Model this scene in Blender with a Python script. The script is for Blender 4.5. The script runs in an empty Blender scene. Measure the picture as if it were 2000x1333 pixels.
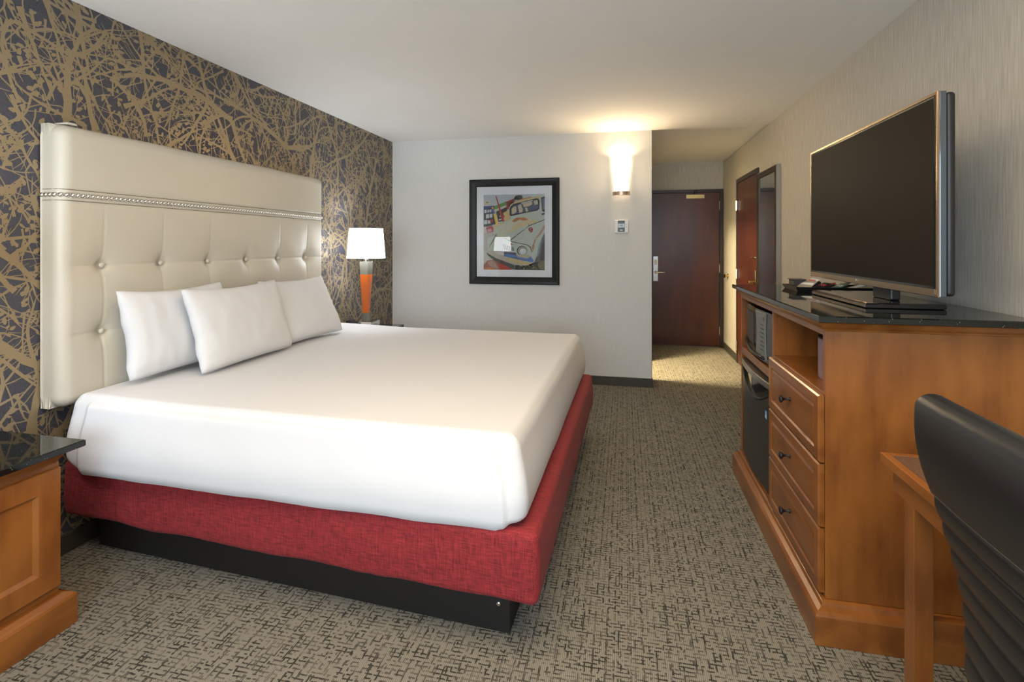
import bpy, bmesh, math, random
from mathutils import Vector, Matrix, noise
random.seed(7)
C = bpy.context.scene
COL = C.collection
PI = math.pi
WORLDLOC = {}

# ------------------------------------------------------------------ materials
def new_mat(name):
    m = bpy.data.materials.new(name); m.use_nodes = True
    nt = m.node_tree; b = nt.nodes['Principled BSDF']
    return m, nt, b
def N(nt, t, **kw):
    n = nt.nodes.new(t)
    for k, v in kw.items():
        if k.startswith('i_'):
            key = k[2:]
            key = int(key) if key.isdigit() else key.replace('_', ' ')
            n.inputs[key].default_value = v
        else: setattr(n, k, v)
    return n
def flat(name, col, rough=.5, metal=0., coat=0., spec=.5, bump=0., bscale=200., emit=None, es=1., var=.06, vscale=6.):
    """plain surface with a little procedural variation"""
    m, nt, b = new_mat(name); L = nt.links
    b.inputs['Roughness'].default_value = rough
    b.inputs['Metallic'].default_value = metal
    b.inputs['Coat Weight'].default_value = coat
    b.inputs['Specular IOR Level'].default_value = spec
    tc = N(nt, 'ShaderNodeTexCoord')
    nz = N(nt, 'ShaderNodeTexNoise', i_Scale=vscale, i_Detail=3.)
    L.new(tc.outputs['Object'], nz.inputs['Vector'])
    mx = N(nt, 'ShaderNodeMix', data_type='RGBA')
    mx.inputs[6].default_value = (*[c*(1-var) for c in col], 1)
    mx.inputs[7].default_value = (*[min(1, c*(1+var)) for c in col], 1)
    L.new(nz.outputs['Fac'], mx.inputs[0]); L.new(mx.outputs[2], b.inputs['Base Color'])
    if bump:
        n2 = N(nt, 'ShaderNodeTexNoise', i_Scale=bscale, i_Detail=2.)
        L.new(tc.outputs['Object'], n2.inputs['Vector'])
        bp = N(nt, 'ShaderNodeBump', i_Strength=bump, i_Distance=.002)
        L.new(n2.outputs['Fac'], bp.inputs['Height']); L.new(bp.outputs['Normal'], b.inputs['Normal'])
    if emit:
        b.inputs['Emission Color'].default_value = (*emit, 1); b.inputs['Emission Strength'].default_value = es
    return m
def wood(name, c1, c2, rough=.32, grain='Z', coat=.25, blotch=3.2):
    m, nt, b = new_mat(name); L = nt.links
    b.inputs['Roughness'].default_value = rough; b.inputs['Coat Weight'].default_value = coat
    b.inputs['Coat Roughness'].default_value = .2
    tc = N(nt, 'ShaderNodeTexCoord'); mp = N(nt, 'ShaderNodeMapping')
    s = {'X': (1.2, 14, 14), 'Y': (14, 1.2, 14), 'Z': (14, 14, 1.2)}[grain]
    mp.inputs['Scale'].default_value = s
    L.new(tc.outputs['Object'], mp.inputs['Vector'])
    a = N(nt, 'ShaderNodeTexNoise', i_Scale=2.2, i_Detail=6., i_Distortion=.8)
    L.new(mp.outputs[0], a.inputs['Vector'])
    m2 = N(nt, 'ShaderNodeMapping'); m2.inputs['Scale'].default_value = tuple(1+ (q-1)*.12 for q in s)
    L.new(tc.outputs['Object'], m2.inputs['Vector'])
    c = N(nt, 'ShaderNodeTexNoise', i_Scale=blotch, i_Detail=4.); L.new(m2.outputs[0], c.inputs['Vector'])
    ad = N(nt, 'ShaderNodeMath', operation='ADD'); h = N(nt, 'ShaderNodeMath', operation='MULTIPLY', i_1=.22)
    L.new(a.outputs['Fac'], h.inputs[0]); L.new(h.outputs[0], ad.inputs[0])
    h2 = N(nt, 'ShaderNodeMath', operation='MULTIPLY', i_1=.78); L.new(c.outputs['Fac'], h2.inputs[0]); L.new(h2.outputs[0], ad.inputs[1])
    r = N(nt, 'ShaderNodeValToRGB'); e = r.color_ramp.elements
    e[0].position = .36; e[0].color = (*c1, 1); e[1].position = .64; e[1].color = (*c2, 1)
    L.new(ad.outputs[0], r.inputs['Fac']); L.new(r.outputs['Color'], b.inputs['Base Color'])
    return m
def fabric(name, c1, c2, scale=700., rough=.85, sheen=.3, bump=.4):
    m, nt, b = new_mat(name); L = nt.links
    b.inputs['Roughness'].default_value = rough; b.inputs['Sheen Weight'].default_value = sheen
    tc = N(nt, 'ShaderNodeTexCoord')
    outs = []
    for sc in ((scale*.03, scale*.4, scale*.4), (scale*.4, scale*.4, scale*.03)):
        mp = N(nt, 'ShaderNodeMapping'); mp.inputs['Scale'].default_value = sc
        L.new(tc.outputs['Object'], mp.inputs['Vector'])
        n = N(nt, 'ShaderNodeTexNoise', i_Scale=1., i_Detail=2.); L.new(mp.outputs[0], n.inputs['Vector']); outs.append(n)
    mm = N(nt, 'ShaderNodeMath', operation='ADD'); L.new(outs[0].outputs['Fac'], mm.inputs[0]); L.new(outs[1].outputs['Fac'], mm.inputs[1])
    r = N(nt, 'ShaderNodeValToRGB'); e = r.color_ramp.elements
    e[0].position = .36; e[0].color = (*c1, 1); e[1].position = .64; e[1].color = (*c2, 1)
    hf = N(nt, 'ShaderNodeMath', operation='MULTIPLY', i_1=.5); L.new(mm.outputs[0], hf.inputs[0])
    L.new(hf.outputs[0], r.inputs['Fac']); L.new(r.outputs['Color'], b.inputs['Base Color'])
    bp = N(nt, 'ShaderNodeBump', i_Strength=bump, i_Distance=.002); L.new(hf.outputs[0], bp.inputs['Height']); L.new(bp.outputs['Normal'], b.inputs['Normal'])
    return m
def carpet_mat():
    m, nt, b = new_mat('woven_carpet'); L = nt.links
    b.inputs['Roughness'].default_value = .95; b.inputs['Specular IOR Level'].default_value = .1
    tc = N(nt, 'ShaderNodeTexCoord'); P = tc.outputs['Object']
    def m_(op, a, bb=None, c=None):
        n = N(nt, 'ShaderNodeMath', operation=op)
        for i, v in enumerate((a, bb, c)):
            if v is None: continue
            if isinstance(v, (int, float)): n.inputs[i].default_value = v
            else: L.new(v, n.inputs[i])
        return n.outputs[0]
    # warped coordinates
    wn = N(nt, 'ShaderNodeTexNoise', i_Scale=60., i_Detail=2.); L.new(P, wn.inputs['Vector'])
    sx = N(nt, 'ShaderNodeSeparateXYZ'); L.new(P, sx.inputs[0])
    sw = N(nt, 'ShaderNodeSeparateColor'); L.new(wn.outputs['Color'], sw.inputs[0])
    X = m_('ADD', sx.outputs['X'], m_('MULTIPLY', m_('SUBTRACT', sw.outputs[0], .5), .008))
    Y = m_('ADD', sx.outputs['Y'], m_('MULTIPLY', m_('SUBTRACT', sw.outputs[1], .5), .008))
    def dashes(a, bx, cell, ln, wid, thr, seed):
        # lines at constant a (spacing cell), broken along bx
        ia = m_('FLOOR', m_('DIVIDE', a, cell))
        fr = m_('ABSOLUTE', m_('SUBTRACT', m_('FRACT', m_('DIVIDE', a, cell)), .5))
        cv = N(nt, 'ShaderNodeCombineXYZ'); L.new(m_('MULTIPLY', ia, 7.31), cv.inputs[0]); L.new(m_('DIVIDE', bx, ln), cv.inputs[1]); cv.inputs[2].default_value = seed
        nz = N(nt, 'ShaderNodeTexNoise', i_Scale=1., i_Detail=1.5); L.new(cv.outputs[0], nz.inputs['Vector'])
        s = N(nt, 'ShaderNodeMapRange', interpolation_type='SMOOTHSTEP'); L.new(fr, s.inputs[0])
        s.inputs[1].default_value = wid; s.inputs[2].default_value = wid*.45; s.inputs[3].default_value = 0; s.inputs[4].default_value = 1
        q = N(nt, 'ShaderNodeMapRange', interpolation_type='SMOOTHSTEP'); L.new(nz.outputs['Fac'], q.inputs[0])
        q.inputs[1].default_value = thr; q.inputs[2].default_value = thr+.07
        return m_('MULTIPLY', s.outputs[0], q.outputs[0])
    a1 = dashes(X, Y, .023, .024, .15, .47, 1.)
    a2 = dashes(Y, X, .016, .022, .23, .44, 5.)
    a3 = dashes(X, Y, .041, .034, .09, .46, 9.)
    mk = m_('MAXIMUM', m_('MAXIMUM', a1, a2), a3)
    big = N(nt, 'ShaderNodeTexNoise', i_Scale=16., i_Detail=3.); L.new(P, big.inputs['Vector'])
    bm_ = N(nt, 'ShaderNodeMapRange'); L.new(big.outputs['Fac'], bm_.inputs[0]); bm_.inputs[1].default_value = .36; bm_.inputs[2].default_value = .58
    bm_.inputs[3].default_value = .45
    mk = m_('MULTIPLY', mk, bm_.outputs[0])
    # rib of the loops
    rib = m_('SINE', m_('MULTIPLY', sx.outputs['X'], 2*PI/.0062))
    rb = m_('MULTIPLY_ADD', rib, .22, .80)
    fz = N(nt, 'ShaderNodeTexNoise', i_Scale=420., i_Detail=1.); L.new(P, fz.inputs['Vector'])
    rb = m_('MULTIPLY', rb, m_('MULTIPLY_ADD', fz.outputs['Fac'], .5, .75))
    mx = N(nt, 'ShaderNodeMix', data_type='RGBA')
    mx.inputs[6].default_value = (.315, .290, .235, 1); mx.inputs[7].default_value = (.055, .052, .040, 1)
    L.new(mk, mx.inputs[0])
    vm = N(nt, 'ShaderNodeVectorMath', operation='SCALE'); L.new(mx.outputs[2], vm.inputs[0]); L.new(rb, vm.inputs['Scale'])
    L.new(vm.outputs[0], b.inputs['Base Color'])
    bp = N(nt, 'ShaderNodeBump', i_Strength=.5, i_Distance=.003)
    L.new(m_('SUBTRACT', rb, m_('MULTIPLY', mk, .5)), bp.inputs['Height']); L.new(bp.outputs['Normal'], b.inputs['Normal'])
    return m
def linen_mat(name, c1, c2):
    m, nt, b = new_mat(name); L = nt.links
    b.inputs['Roughness'].default_value = .6; b.inputs['Specular IOR Level'].default_value = .3
    tc = N(nt, 'ShaderNodeTexCoord')
    mp = N(nt, 'ShaderNodeMapping'); mp.inputs['Scale'].default_value = (150, 150, 7); L.new(tc.outputs['Object'], mp.inputs['Vector'])
    n = N(nt, 'ShaderNodeTexNoise', i_Scale=1., i_Detail=4.); L.new(mp.outputs[0], n.inputs['Vector'])
    r = N(nt, 'ShaderNodeValToRGB'); e = r.color_ramp.elements
    e[0].position = .3; e[0].color = (*c1, 1); e[1].position = .7; e[1].color = (*c2, 1)
    L.new(n.outputs['Fac'], r.inputs['Fac']); L.new(r.outputs['Color'], b.inputs['Base Color'])
    bp = N(nt, 'ShaderNodeBump', i_Strength=.25, i_Distance=.002); L.new(n.outputs['Fac'], bp.inputs['Height']); L.new(bp.outputs['Normal'], b.inputs['Normal'])
    return m
def granite_mat():
    m, nt, b = new_mat('black_granite'); L = nt.links
    b.inputs['Roughness'].default_value = .045; b.inputs['Specular IOR Level'].default_value = .5
    tc = N(nt, 'ShaderNodeTexCoord')
    v = N(nt, 'ShaderNodeTexVoronoi', i_Scale=130.); L.new(tc.outputs['Object'], v.inputs['Vector'])
    n = N(nt, 'ShaderNodeTexNoise', i_Scale=60.); L.new(tc.outputs['Object'], n.inputs['Vector'])
    a = N(nt, 'ShaderNodeMath', operation='LESS_THAN', i_1=.16); L.new(v.outputs['Distance'], a.inputs[0])
    g = N(nt, 'ShaderNodeMath', operation='GREATER_THAN', i_1=.56); L.new(n.outputs['Fac'], g.inputs[0])
    k = N(nt, 'ShaderNodeMath', operation='MULTIPLY'); L.new(a.outputs[0], k.inputs[0]); L.new(g.outputs[0], k.inputs[1])
    mx = N(nt, 'ShaderNodeMix', data_type='RGBA'); mx.inputs[6].default_value = (.006, .008, .007, 1); mx.inputs[7].default_value = (.25, .25, .22, 1)
    L.new(k.outputs[0], mx.inputs[0]); L.new(mx.outputs[2], b.inputs['Base Color'])
    return m
def damask_ground():
    m, nt, b = new_mat('wallpaper_ground'); L = nt.links
    b.inputs['Roughness'].default_value = .5; b.inputs['Specular IOR Level'].default_value = .45
    tc = N(nt, 'ShaderNodeTexCoord')
    v = N(nt, 'ShaderNodeTexNoise', i_Scale=190., i_Detail=3., i_Distortion=2.); L.new(tc.outputs['Object'], v.inputs['Vector'])
    r = N(nt, 'ShaderNodeValToRGB'); e = r.color_ramp.elements
    e[0].position = .35; e[0].color = (.036, .036, .048, 1); e[1].position = .7; e[1].color = (.088, .088, .110, 1)
    L.new(v.outputs['Fac'], r.inputs['Fac']); L.new(r.outputs['Color'], b.inputs['Base Color'])
    bp = N(nt, 'ShaderNodeBump', i_Strength=.5, i_Distance=.002); L.new(v.outputs['Fac'], bp.inputs['Height']); L.new(bp.outputs['Normal'], b.inputs['Normal'])
    return m
def glass_mat(name, gloss=.06, tint=(1, 1, 1)):
    m = bpy.data.materials.new(name); m.use_nodes = True; nt = m.node_tree; nt.nodes.clear(); L = nt.links
    o = N(nt, 'ShaderNodeOutputMaterial'); t = N(nt, 'ShaderNodeBsdfTransparent'); t.inputs[0].default_value = (*tint, 1)
    g = N(nt, 'ShaderNodeBsdfGlossy'); g.inputs['Roughness'].default_value = .01
    f = N(nt, 'ShaderNodeFresnel', i_IOR=1.5); mx = N(nt, 'ShaderNodeMixShader')
    L.new(f.outputs[0], mx.inputs[0]); L.new(t.outputs[0], mx.inputs[1]); L.new(g.outputs[0], mx.inputs[2]); L.new(mx.outputs[0], o.inputs[0])
    return m

M = dict(
    ceiling=flat('ceiling_paint', (.84, .83, .80), .9, bump=.35, bscale=160., var=.02),
    far=linen_mat('pale_vinyl_wallcovering', (.66, .645, .605), (.70, .685, .645)),
    right=linen_mat('striated_wallcovering', (.42, .395, .345), (.60, .565, .50)),
    carpet=carpet_mat(), base=flat('baseboard_vinyl', (.050, .045, .032), .55),
    ground=damask_ground(), gold=flat('wallpaper_metallic_print', (.325, .25, .148), .36, metal=.35, var=.08, vscale=2.),
    leather=flat('cream_leather', (.57, .525, .435), .36, bump=.15, bscale=500., var=.03),
    leather_seam=flat('cream_piping', (.60, .56, .47), .4),
    seam_dark=flat('stitch_brown', (.17, .14, .10), .7),
    nickel=flat('polished_nickel', (.78, .75, .70), .18, metal=1.),
    chrome=flat('chrome', (.85, .86, .88), .06, metal=1.),
    sheet=flat('white_cotton', (.70, .70, .71), .85, bump=.06, bscale=900., var=.01),
    red=fabric('red_upholstery', (.15, .007, .010), (.36, .026, .030), 650., sheen=.03, bump=.8),
    blackwood=flat('black_platform', (.012, .010, .009), .55),
    wood=wood('honey_maple', (.175, .053, .009), (.315, .112, .021)),
    woodY=wood('honey_maple_horizontal', (.175, .053, .009), (.315, .112, .021), grain='Y'),
    woodX=wood('honey_maple_cross', (.175, .053, .009), (.315, .112, .021), grain='X'),
    mahog=wood('mahogany_door_veneer', (.038, .007, .0022), (.090, .020, .006), .36, coat=.12, blotch=1.2),
    darkframe=flat('dark_brown_frame', (.030, .017, .012), .35),
    granite=granite_mat(), blackgloss=flat('black_gloss', (.008, .008, .009), .08, spec=.6),
    blackmatte=flat('black_satin', (.009, .009, .0095), .42), blackframe=flat('black_picture_frame', (.006, .006, .005), .4, spec=.3),
    screen=flat('tv_screen', (.018, .015, .012), .6, spec=.05, var=.0),
    bronze=flat('bronze_bezel', (.33, .24, .155), .26, metal=.9),
    orange=flat('orange_glass', (.55, .105, .006), .14, coat=.5, var=.12),
    crystal=flat('smoky_crystal', (.17, .165, .13), .12, metal=.3, coat=.6),
    copper=flat('warm_satin_nickel', (.60, .45, .32), .35, metal=.9), steel=flat('brushed_steel', (.42, .40, .37), .3, metal=.9), brass=flat('aged_brass', (.55, .40, .17), .25, metal=1.),
    grey=flat('control_panel_grey', (.18, .19, .18), .4), greydark=flat('dark_grey_plastic', (.032, .031, .029), .38),
    white=flat('white_plastic', (.80, .79, .75), .4), matboard=flat('white_mat_board', (.76, .76, .77), .8),
    lcd=flat('lcd', (.55, .60, .60), .3), mirror=flat('mirror_silver', (.86, .86, .85), .015, metal=1., var=0),
    chairlea=flat('black_leather', (.009, .010, .011), .34, bump=.12, bscale=350., coat=.1),
    laminate=flat('speckled_brown_laminate', (.125, .075, .048), .25, var=.5, vscale=260.),
    glass=glass_mat('clear_glass'), lav=flat('mauve_plastic', (.26, .17, .20), .35),
    redpap=flat('red_paper', (.55, .06, .07), .5), greenpap=flat('green_paper', (.16, .26, .14), .5), tan=flat('tan_foil', (.38, .30, .20), .35),
    bluepap=flat('blue_paper', (.18, .42, .72), .5), glow=flat('sconce_glass', (.9, .87, .8), .4, emit=(1., .84, .60), es=2.2),
    shade=flat('lamp_shade_linen', (.85, .87, .9), .8, emit=(.93, .96, 1.), es=5., var=.01),
    drape=fabric('drape_cloth', (.35, .33, .30), (.45, .43, .40), 300.), winframe=flat('window_aluminium', (.3, .3, .3), .4, metal=.6),
)

# ------------------------------------------------------------------ mesh helpers
def tag(o, label=None, cat=None, group=None, kind=None):
    if label: o['label'] = label
    if cat: o['category'] = cat
    if group: o['group'] = group
    if kind: o['kind'] = kind
    return o
def thing(name, label, cat, loc, group=None):
    o = bpy.data.objects.new(name, None); COL.objects.link(o)
    o.location = loc; o.empty_display_size = .1; WORLDLOC[o] = Vector(loc)
    return tag(o, label, cat, group)
def obj(name, bm, mat, parent=None, smooth=False, origin=None, mats=None, angle=None):
    bmesh.ops.recalc_face_normals(bm, faces=bm.faces)
    vs = [v.co for v in bm.verts]
    lo = Vector([min(v[i] for v in vs) for i in range(3)]); hi = Vector([max(v[i] for v in vs) for i in range(3)])
    org = Vector(origin) if origin else Vector(((lo.x+hi.x)/2, (lo.y+hi.y)/2, lo.z))
    bmesh.ops.translate(bm, verts=bm.verts, vec=-org)
    me = bpy.data.meshes.new(name); bm.to_mesh(me); bm.free()
    for mm in (mats or [mat]): me.materials.append(mm)
    if smooth: me.polygons.foreach_set('use_smooth', [True]*len(me.polygons))
    o = bpy.data.objects.new(name, me); COL.objects.link(o)
    WORLDLOC[o] = org
    if parent: o.parent = parent; o.location = org - WORLDLOC[parent]
    else: o.location = org
    if smooth and angle:
        md = o.modifiers.new('edge_split', 'EDGE_SPLIT'); md.split_angle = math.radians(angle)
    return o
def struct(name, bm, mat, **k):
    return tag(obj(name, bm, mat, **k), kind='structure')
def B(): return bmesh.new()
def box(bm, x0, x1, y0, y1, z0, z1, bev=0., mi=0):
    vs = [bm.verts.new(p) for p in ((x0,y0,z0),(x1,y0,z0),(x1,y1,z0),(x0,y1,z0),(x0,y0,z1),(x1,y0,z1),(x1,y1,z1),(x0,y1,z1))]
    fs = [bm.faces.new([vs[i] for i in q]) for q in ((0,3,2,1),(4,5,6,7),(0,1,5,4),(1,2,6,5),(2,3,7,6),(3,0,4,7))]
    for f in fs: f.material_index = mi
    if bev:
        es = list({e for f in fs for e in f.edges})
        r = bmesh.ops.bevel(bm, geom=es, offset=bev, segments=2, profile=.5, affect='EDGES')
        for f in r['faces']: f.material_index = mi
    return bm
def bx(*a, **k): return box(B(), *a, **k)
def loft(bm, loops, cap=True, closed=True):
    rows = [[bm.verts.new(p) for p in lp] for lp in loops]; n = len(rows[0])
    for a, b in zip(rows, rows[1:]):
        for i in range(n if closed else n-1):
            j = (i+1) % n
            bm.faces.new((a[i], a[j], b[j], b[i]))
    if cap:
        bm.faces.new(rows[0][::-1]); bm.faces.new(rows[-1])
    return bm
def stack(x0, x1, y0, y1, prof, sides=(1, 1, 1, 1), bm=None):
    """rect loft in z; prof = [(z, outset)], sides = which of -x,+x,-y,+y move"""
    bm = bm or B(); loops = []
    for z, o in prof:
        a, b, c, d = x0-o*sides[0], x1+o*sides[1], y0-o*sides[2], y1+o*sides[3]
        loops.append([(a, c, z), (b, c, z), (b, d, z), (a, d, z)])
    return loft(bm, loops)
def panel(bm, P, a0, a1, b0, b1, prof):
    """nested rings: prof=[(inset, height)], P maps (a,b,h)->point"""
    loops = [[P(a0+i, b0+i, h), P(a1-i, b0+i, h), P(a1-i, b1-i, h), P(a0+i, b1-i, h)] for i, h in prof]
    return loft(bm, loops)
def lathe(bm, prof, c, n=32, axis='Z', cap=True):
    loops = []
    for r, h in prof:
        lp = []
        for i in range(n):
            t = 2*PI*i/n; u, v = r*math.cos(t), r*math.sin(t)
            lp.append({'Z': (c[0]+u, c[1]+v, c[2]+h), 'X': (c[0]+h, c[1]+u, c[2]+v), 'Y': (c[0]+u, c[1]+h, c[2]+v)}[axis])
        loops.append(lp)
    return loft(bm, loops, cap)
def tube(bm, pts, r, n=8):
    pts = [Vector(p) for p in pts]; loops = []
    rr = r if isinstance(r, (list, tuple)) else [r]*len(pts)
    up = None
    for i, p in enumerate(pts):
        d = (pts[min(i+1, len(pts)-1)] - pts[max(i-1, 0)]).normalized()
        if up is None:
            up = d.orthogonal().normalized()
        s = d.cross(up).normalized(); up = s.cross(d).normalized()
        loops.append([tuple(p + rr[i]*(math.cos(2*PI*k/n)*up + math.sin(2*PI*k/n)*s)) for k in range(n)])
    return loft(bm, loops)
def rbox(hx, hy, hz, r, nx, ny, nz, na=4, f=None, bottom=True):
    """rounded box centred on the origin with arc-sampled edges; f maps Vector->Vector"""
    bm = B()
    def coords(h, n):
        out = []
        for i in range(na): out.append((-1, -(1-i/na), -(h-r)))
        for i in range(n+1): out.append((0, 0, -(h-r) + 2*(h-r)*i/n))
        for i in range(1, na+1): out.append((1, i/na, h-r))
        return out
    H = (hx, hy, hz); Nn = (nx, ny, nz)
    cs = [coords(H[k], Nn[k]) for k in range(3)]
    for ax in range(3):
        u, v = [(1, 2), (2, 0), (0, 1)][ax]
        for sg in (-1, 1):
            if ax == 2 and sg < 0 and not bottom: continue
            g = []
            for cu in cs[u]:
                row = []
                for cv in cs[v]:
                    d = [0, 0, 0]; d[ax] = sg
                    d[u] = math.tan(cu[1]*PI/4); d[v] = math.tan(cv[1]*PI/4)
                    D = Vector(d).normalized()
                    p = [0, 0, 0]; p[ax] = sg*(H[ax]-r); p[u] = cu[2]; p[v] = cv[2]
                    row.append(Vector(p) + D*r)
                g.append(row)
            g = [[bm.verts.new(p) for p in row] for row in g]
            for i in range(len(g)-1):
                for j in range(len(g[0])-1):
                    bm.faces.new((g[i][j], g[i+1][j], g[i+1][j+1], g[i][j+1]))
    bmesh.ops.remove_doubles(bm, verts=bm.verts, dist=1e-5)
    if f:
        for vv in bm.verts: vv.co = f(vv.co.copy())
    return bm
def quadmap(c, z):
    """bilinear map: c = near_head, near_foot, far_foot, far_head ; z=(z0,z1)"""
    def f(u, v, w):
        a = [(1-u)*c[0][k]+u*c[1][k] for k in (0, 1)]; b = [(1-u)*c[3][k]+u*c[2][k] for k in (0, 1)]
        return Vector(((1-v)*a[0]+v*b[0], (1-v)*a[1]+v*b[1], z[0]+w*(z[1]-z[0])))
    return f
def copy_tree(o, parent=None):
    c = o.copy(); COL.objects.link(c); c.parent = parent
    for ch in [q for q in bpy.data.objects if q.parent == o]: copy_tree(ch, c)
    return c
def text_bm(s, size, P, depth=.0006):
    """letters as mesh; P maps (x,y,h)->world"""
    cu = bpy.data.curves.new('t', 'FONT'); cu.body = s; cu.size = size; cu.extrude = depth/2; cu.align_x = 'CENTER'; cu.align_y = 'CENTER'
    o = bpy.data.objects.new('t', cu); me = o.to_mesh()
    bm = B(); bm.from_mesh(me); o.to_mesh_clear(); bpy.data.objects.remove(o); bpy.data.curves.remove(cu)
    for v in bm.verts: v.co = Vector(P(v.co.x, v.co.y, v.co.z + depth/2))
    return bm
def nz(x, y=0., z=0.): return noise.noise(Vector((x, y, z)))
def ss(a, b, x):
    t = max(0., min(1., (x-a)/(b-a))); return t*t*(3-2*t)

# ------------------------------------------------------------------ room shell
XL, XR, YF, YD, YB, ZC = -2.40, 1.27, 5.02, 7.20, -1.60, 2.44
XH, ZH = .25, 2.455       # hallway left wall, hallway ceiling
T = .12
struct('floor', bx(XL-T, XR+T, YB-T, YD+T, -.05, 0), M['carpet'], origin=(0, 0, 0))
b = B(); box(b, XL-T, XR+T, YB-T, YF, ZC, ZC+.06); box(b, XL-T, XH-T, YF, YF+T, ZC, ZC+.06)
struct('ceiling', b, M['ceiling'])
b = B(); box(b, XH, XR+T, YF, YD+T, ZH, ZH+.08); box(b, XL-T, XH, YF+T, YD+T, ZH, ZH+.08)
struct('ceiling_hall', b, M['ceiling'])

# wall with printed branches: strips of print lie on the paper, in the same mesh
def wallpaper():
    bm = bx(XL-T, XL, YB-T, YF, 0, ZC)
    rnd = random.Random(11); cnt = [0]
    def put(p):  # (y,z) inside wall
        return (XL + .0004 + .0008*hh[0], min(max(p[0], YB), YF-.001), min(max(p[1], .0), ZC-.001))
    hh = [0.]
    CS = .09; covg = {}
    def cell(p): return (int(math.floor(p[0]/CS)), int(math.floor(p[1]/CS)))
    def cover_at(p): return covg.get(cell(p), 0.)/(CS*CS)
    def strip(pts, ws):
        hh[0] = rnd.random()
        if all(p[1] > ZC or p[1] < 0 or p[0] > YF or p[0] < YB for p in pts): return
        prev = None
        for i, p in enumerate(pts):
            a = pts[max(i-1, 0)]; b = pts[min(i+1, len(pts)-1)]
            dx, dy = b[0]-a[0], b[1]-a[1]; l = math.hypot(dx, dy) or 1
            nx_, ny_ = -dy/l*ws[i]/2, dx/l*ws[i]/2
            cur = (bm.verts.new(put((p[0]+nx_, p[1]+ny_))), bm.verts.new(put((p[0]-nx_, p[1]-ny_))))
            if prev:
                c_ = cell(p); covg[c_] = covg.get(c_, 0.) + .85*ws[i]*l/2
                f = bm.faces.new((prev[0], cur[0], cur[1], prev[1])); f.material_index = 1
            prev = cur
        cnt[0] += 1
    def blob(p, r, ang=0., asp=1.8):
        hh[0] = rnd.random()
        if not (YB < p[0] < YF and 0 < p[1] < ZC): return
        if cover_at(p) > .75: return
        c_ = cell(p); covg[c_] = covg.get(c_, 0.) + r*r*2.2
        n = 7; vs = []
        for k in range(n):
            t = 2*PI*k/n; rr = r*(.7+.6*rnd.random())
            u, v = rr*asp*math.cos(t), rr*math.sin(t)
            vs.append(bm.verts.new(put((p[0]+u*math.cos(ang)-v*math.sin(ang), p[1]+u*math.sin(ang)+v*math.cos(ang)))))
        f = bm.faces.new(vs); f.material_index = 1
    def branch(p, ang, w, length, lvl):
        n = max(4, int(length/.035)); st = length/n; pts = [p]; ws = [w*1.25]
        curl = rnd.uniform(-.9, .9)/max(n, 1); a = ang
        kids = []
        for i in range(n):
            a += curl + rnd.gauss(0, .11 if lvl < 2 else .17)
            p = (p[0]+st*math.cos(a), p[1]+st*math.sin(a))
            t = (i+1)/n
            pts.append(p); ws.append(max(.0036, w*(1-.62*t)*(1+rnd.uniform(-.14, .2))))
            kids.append((p, a, ws[-1]))
        ws[-1] = max(.0012, ws[-1]*.4) if lvl > 0 else ws[-1]
        strip(pts, ws)
        if lvl >= 3:
            for q, aa, _ in kids[::1]:
                if rnd.random() < .6:
                    sd = rnd.choice((-1, 1)); b_ = aa+sd*rnd.uniform(.6, 1.4); r = rnd.uniform(.004, .0105)
                    blob((q[0]+r*1.6*math.cos(b_), q[1]+r*1.6*math.sin(b_)), r, b_)
            return
        dens = (.46, .36, .28)[lvl]
        for q, aa, ww in kids:
            if rnd.random() < dens and cover_at((q[0]+.05*math.cos(aa), q[1]+.05*math.sin(aa))) < (.62, .55, .50)[lvl]:
                sd = rnd.choice((-1, 1))
                branch(q, aa+sd*rnd.uniform(.35, 1.05), ww*rnd.uniform(.45, .72), length*rnd.uniform(.38, .62), lvl+1)
    step = .40
    y = YB
    while y < YF+.3:
        z = -.2
        while z < ZC+.2:
            p = (y+rnd.uniform(-.18, .18), z+rnd.uniform(-.18, .18))
            if cover_at(p) < .5:
                a = rnd.choice((PI/2, -PI/2, PI/2))+rnd.gauss(0, .6)
                branch(p, a, rnd.uniform(.022, .044), rnd.uniform(.45, .8), 0)
                branch(p, a+PI+rnd.uniform(-.6, .6), rnd.uniform(.018, .034), rnd.uniform(.25, .5), 1)
            z += step
        y += step
    # fill the thin places
    for k in range(9000):
        p = (rnd.uniform(YB, YF), rnd.uniform(0, ZC))
        c_ = cover_at(p)
        if c_ < .30 and cover_at((p[0]+CS, p[1])) < .75 and cover_at((p[0], p[1]+CS)) < .75:
            a = rnd.gauss(PI/2, .8) * rnd.choice((1, -1))
            if rnd.random() < .25: branch(p, a, rnd.uniform(.012, .022), rnd.uniform(.25, .4), 1)
            else: branch(p, a, rnd.uniform(.006, .011), rnd.uniform(.14, .26), 2)
    # long thin tendrils
    for k in range(260):
        p = (rnd.uniform(YB, YF), rnd.uniform(0, ZC)); a = rnd.uniform(0, 2*PI); cu = rnd.uniform(-.09, .09)
        pts = [p]
        for i in range(14):
            a += cu; p = (p[0]+.028*math.cos(a), p[1]+.028*math.sin(a)); pts.append(p)
        strip(pts, [.0026]*15)
    return bm
bm = wallpaper()
me = bpy.data.meshes.new('wall_left'); bm.to_mesh(me); bm.free()
me.materials.append(M['ground']); me.materials.append(M['gold'])
o = bpy.data.objects.new('wall_left', me); COL.objects.link(o); tag(o, kind='structure')

struct('wall_far', bx(XL-T, XH, YF, YF+T, 0, ZC), M['far'])
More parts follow.
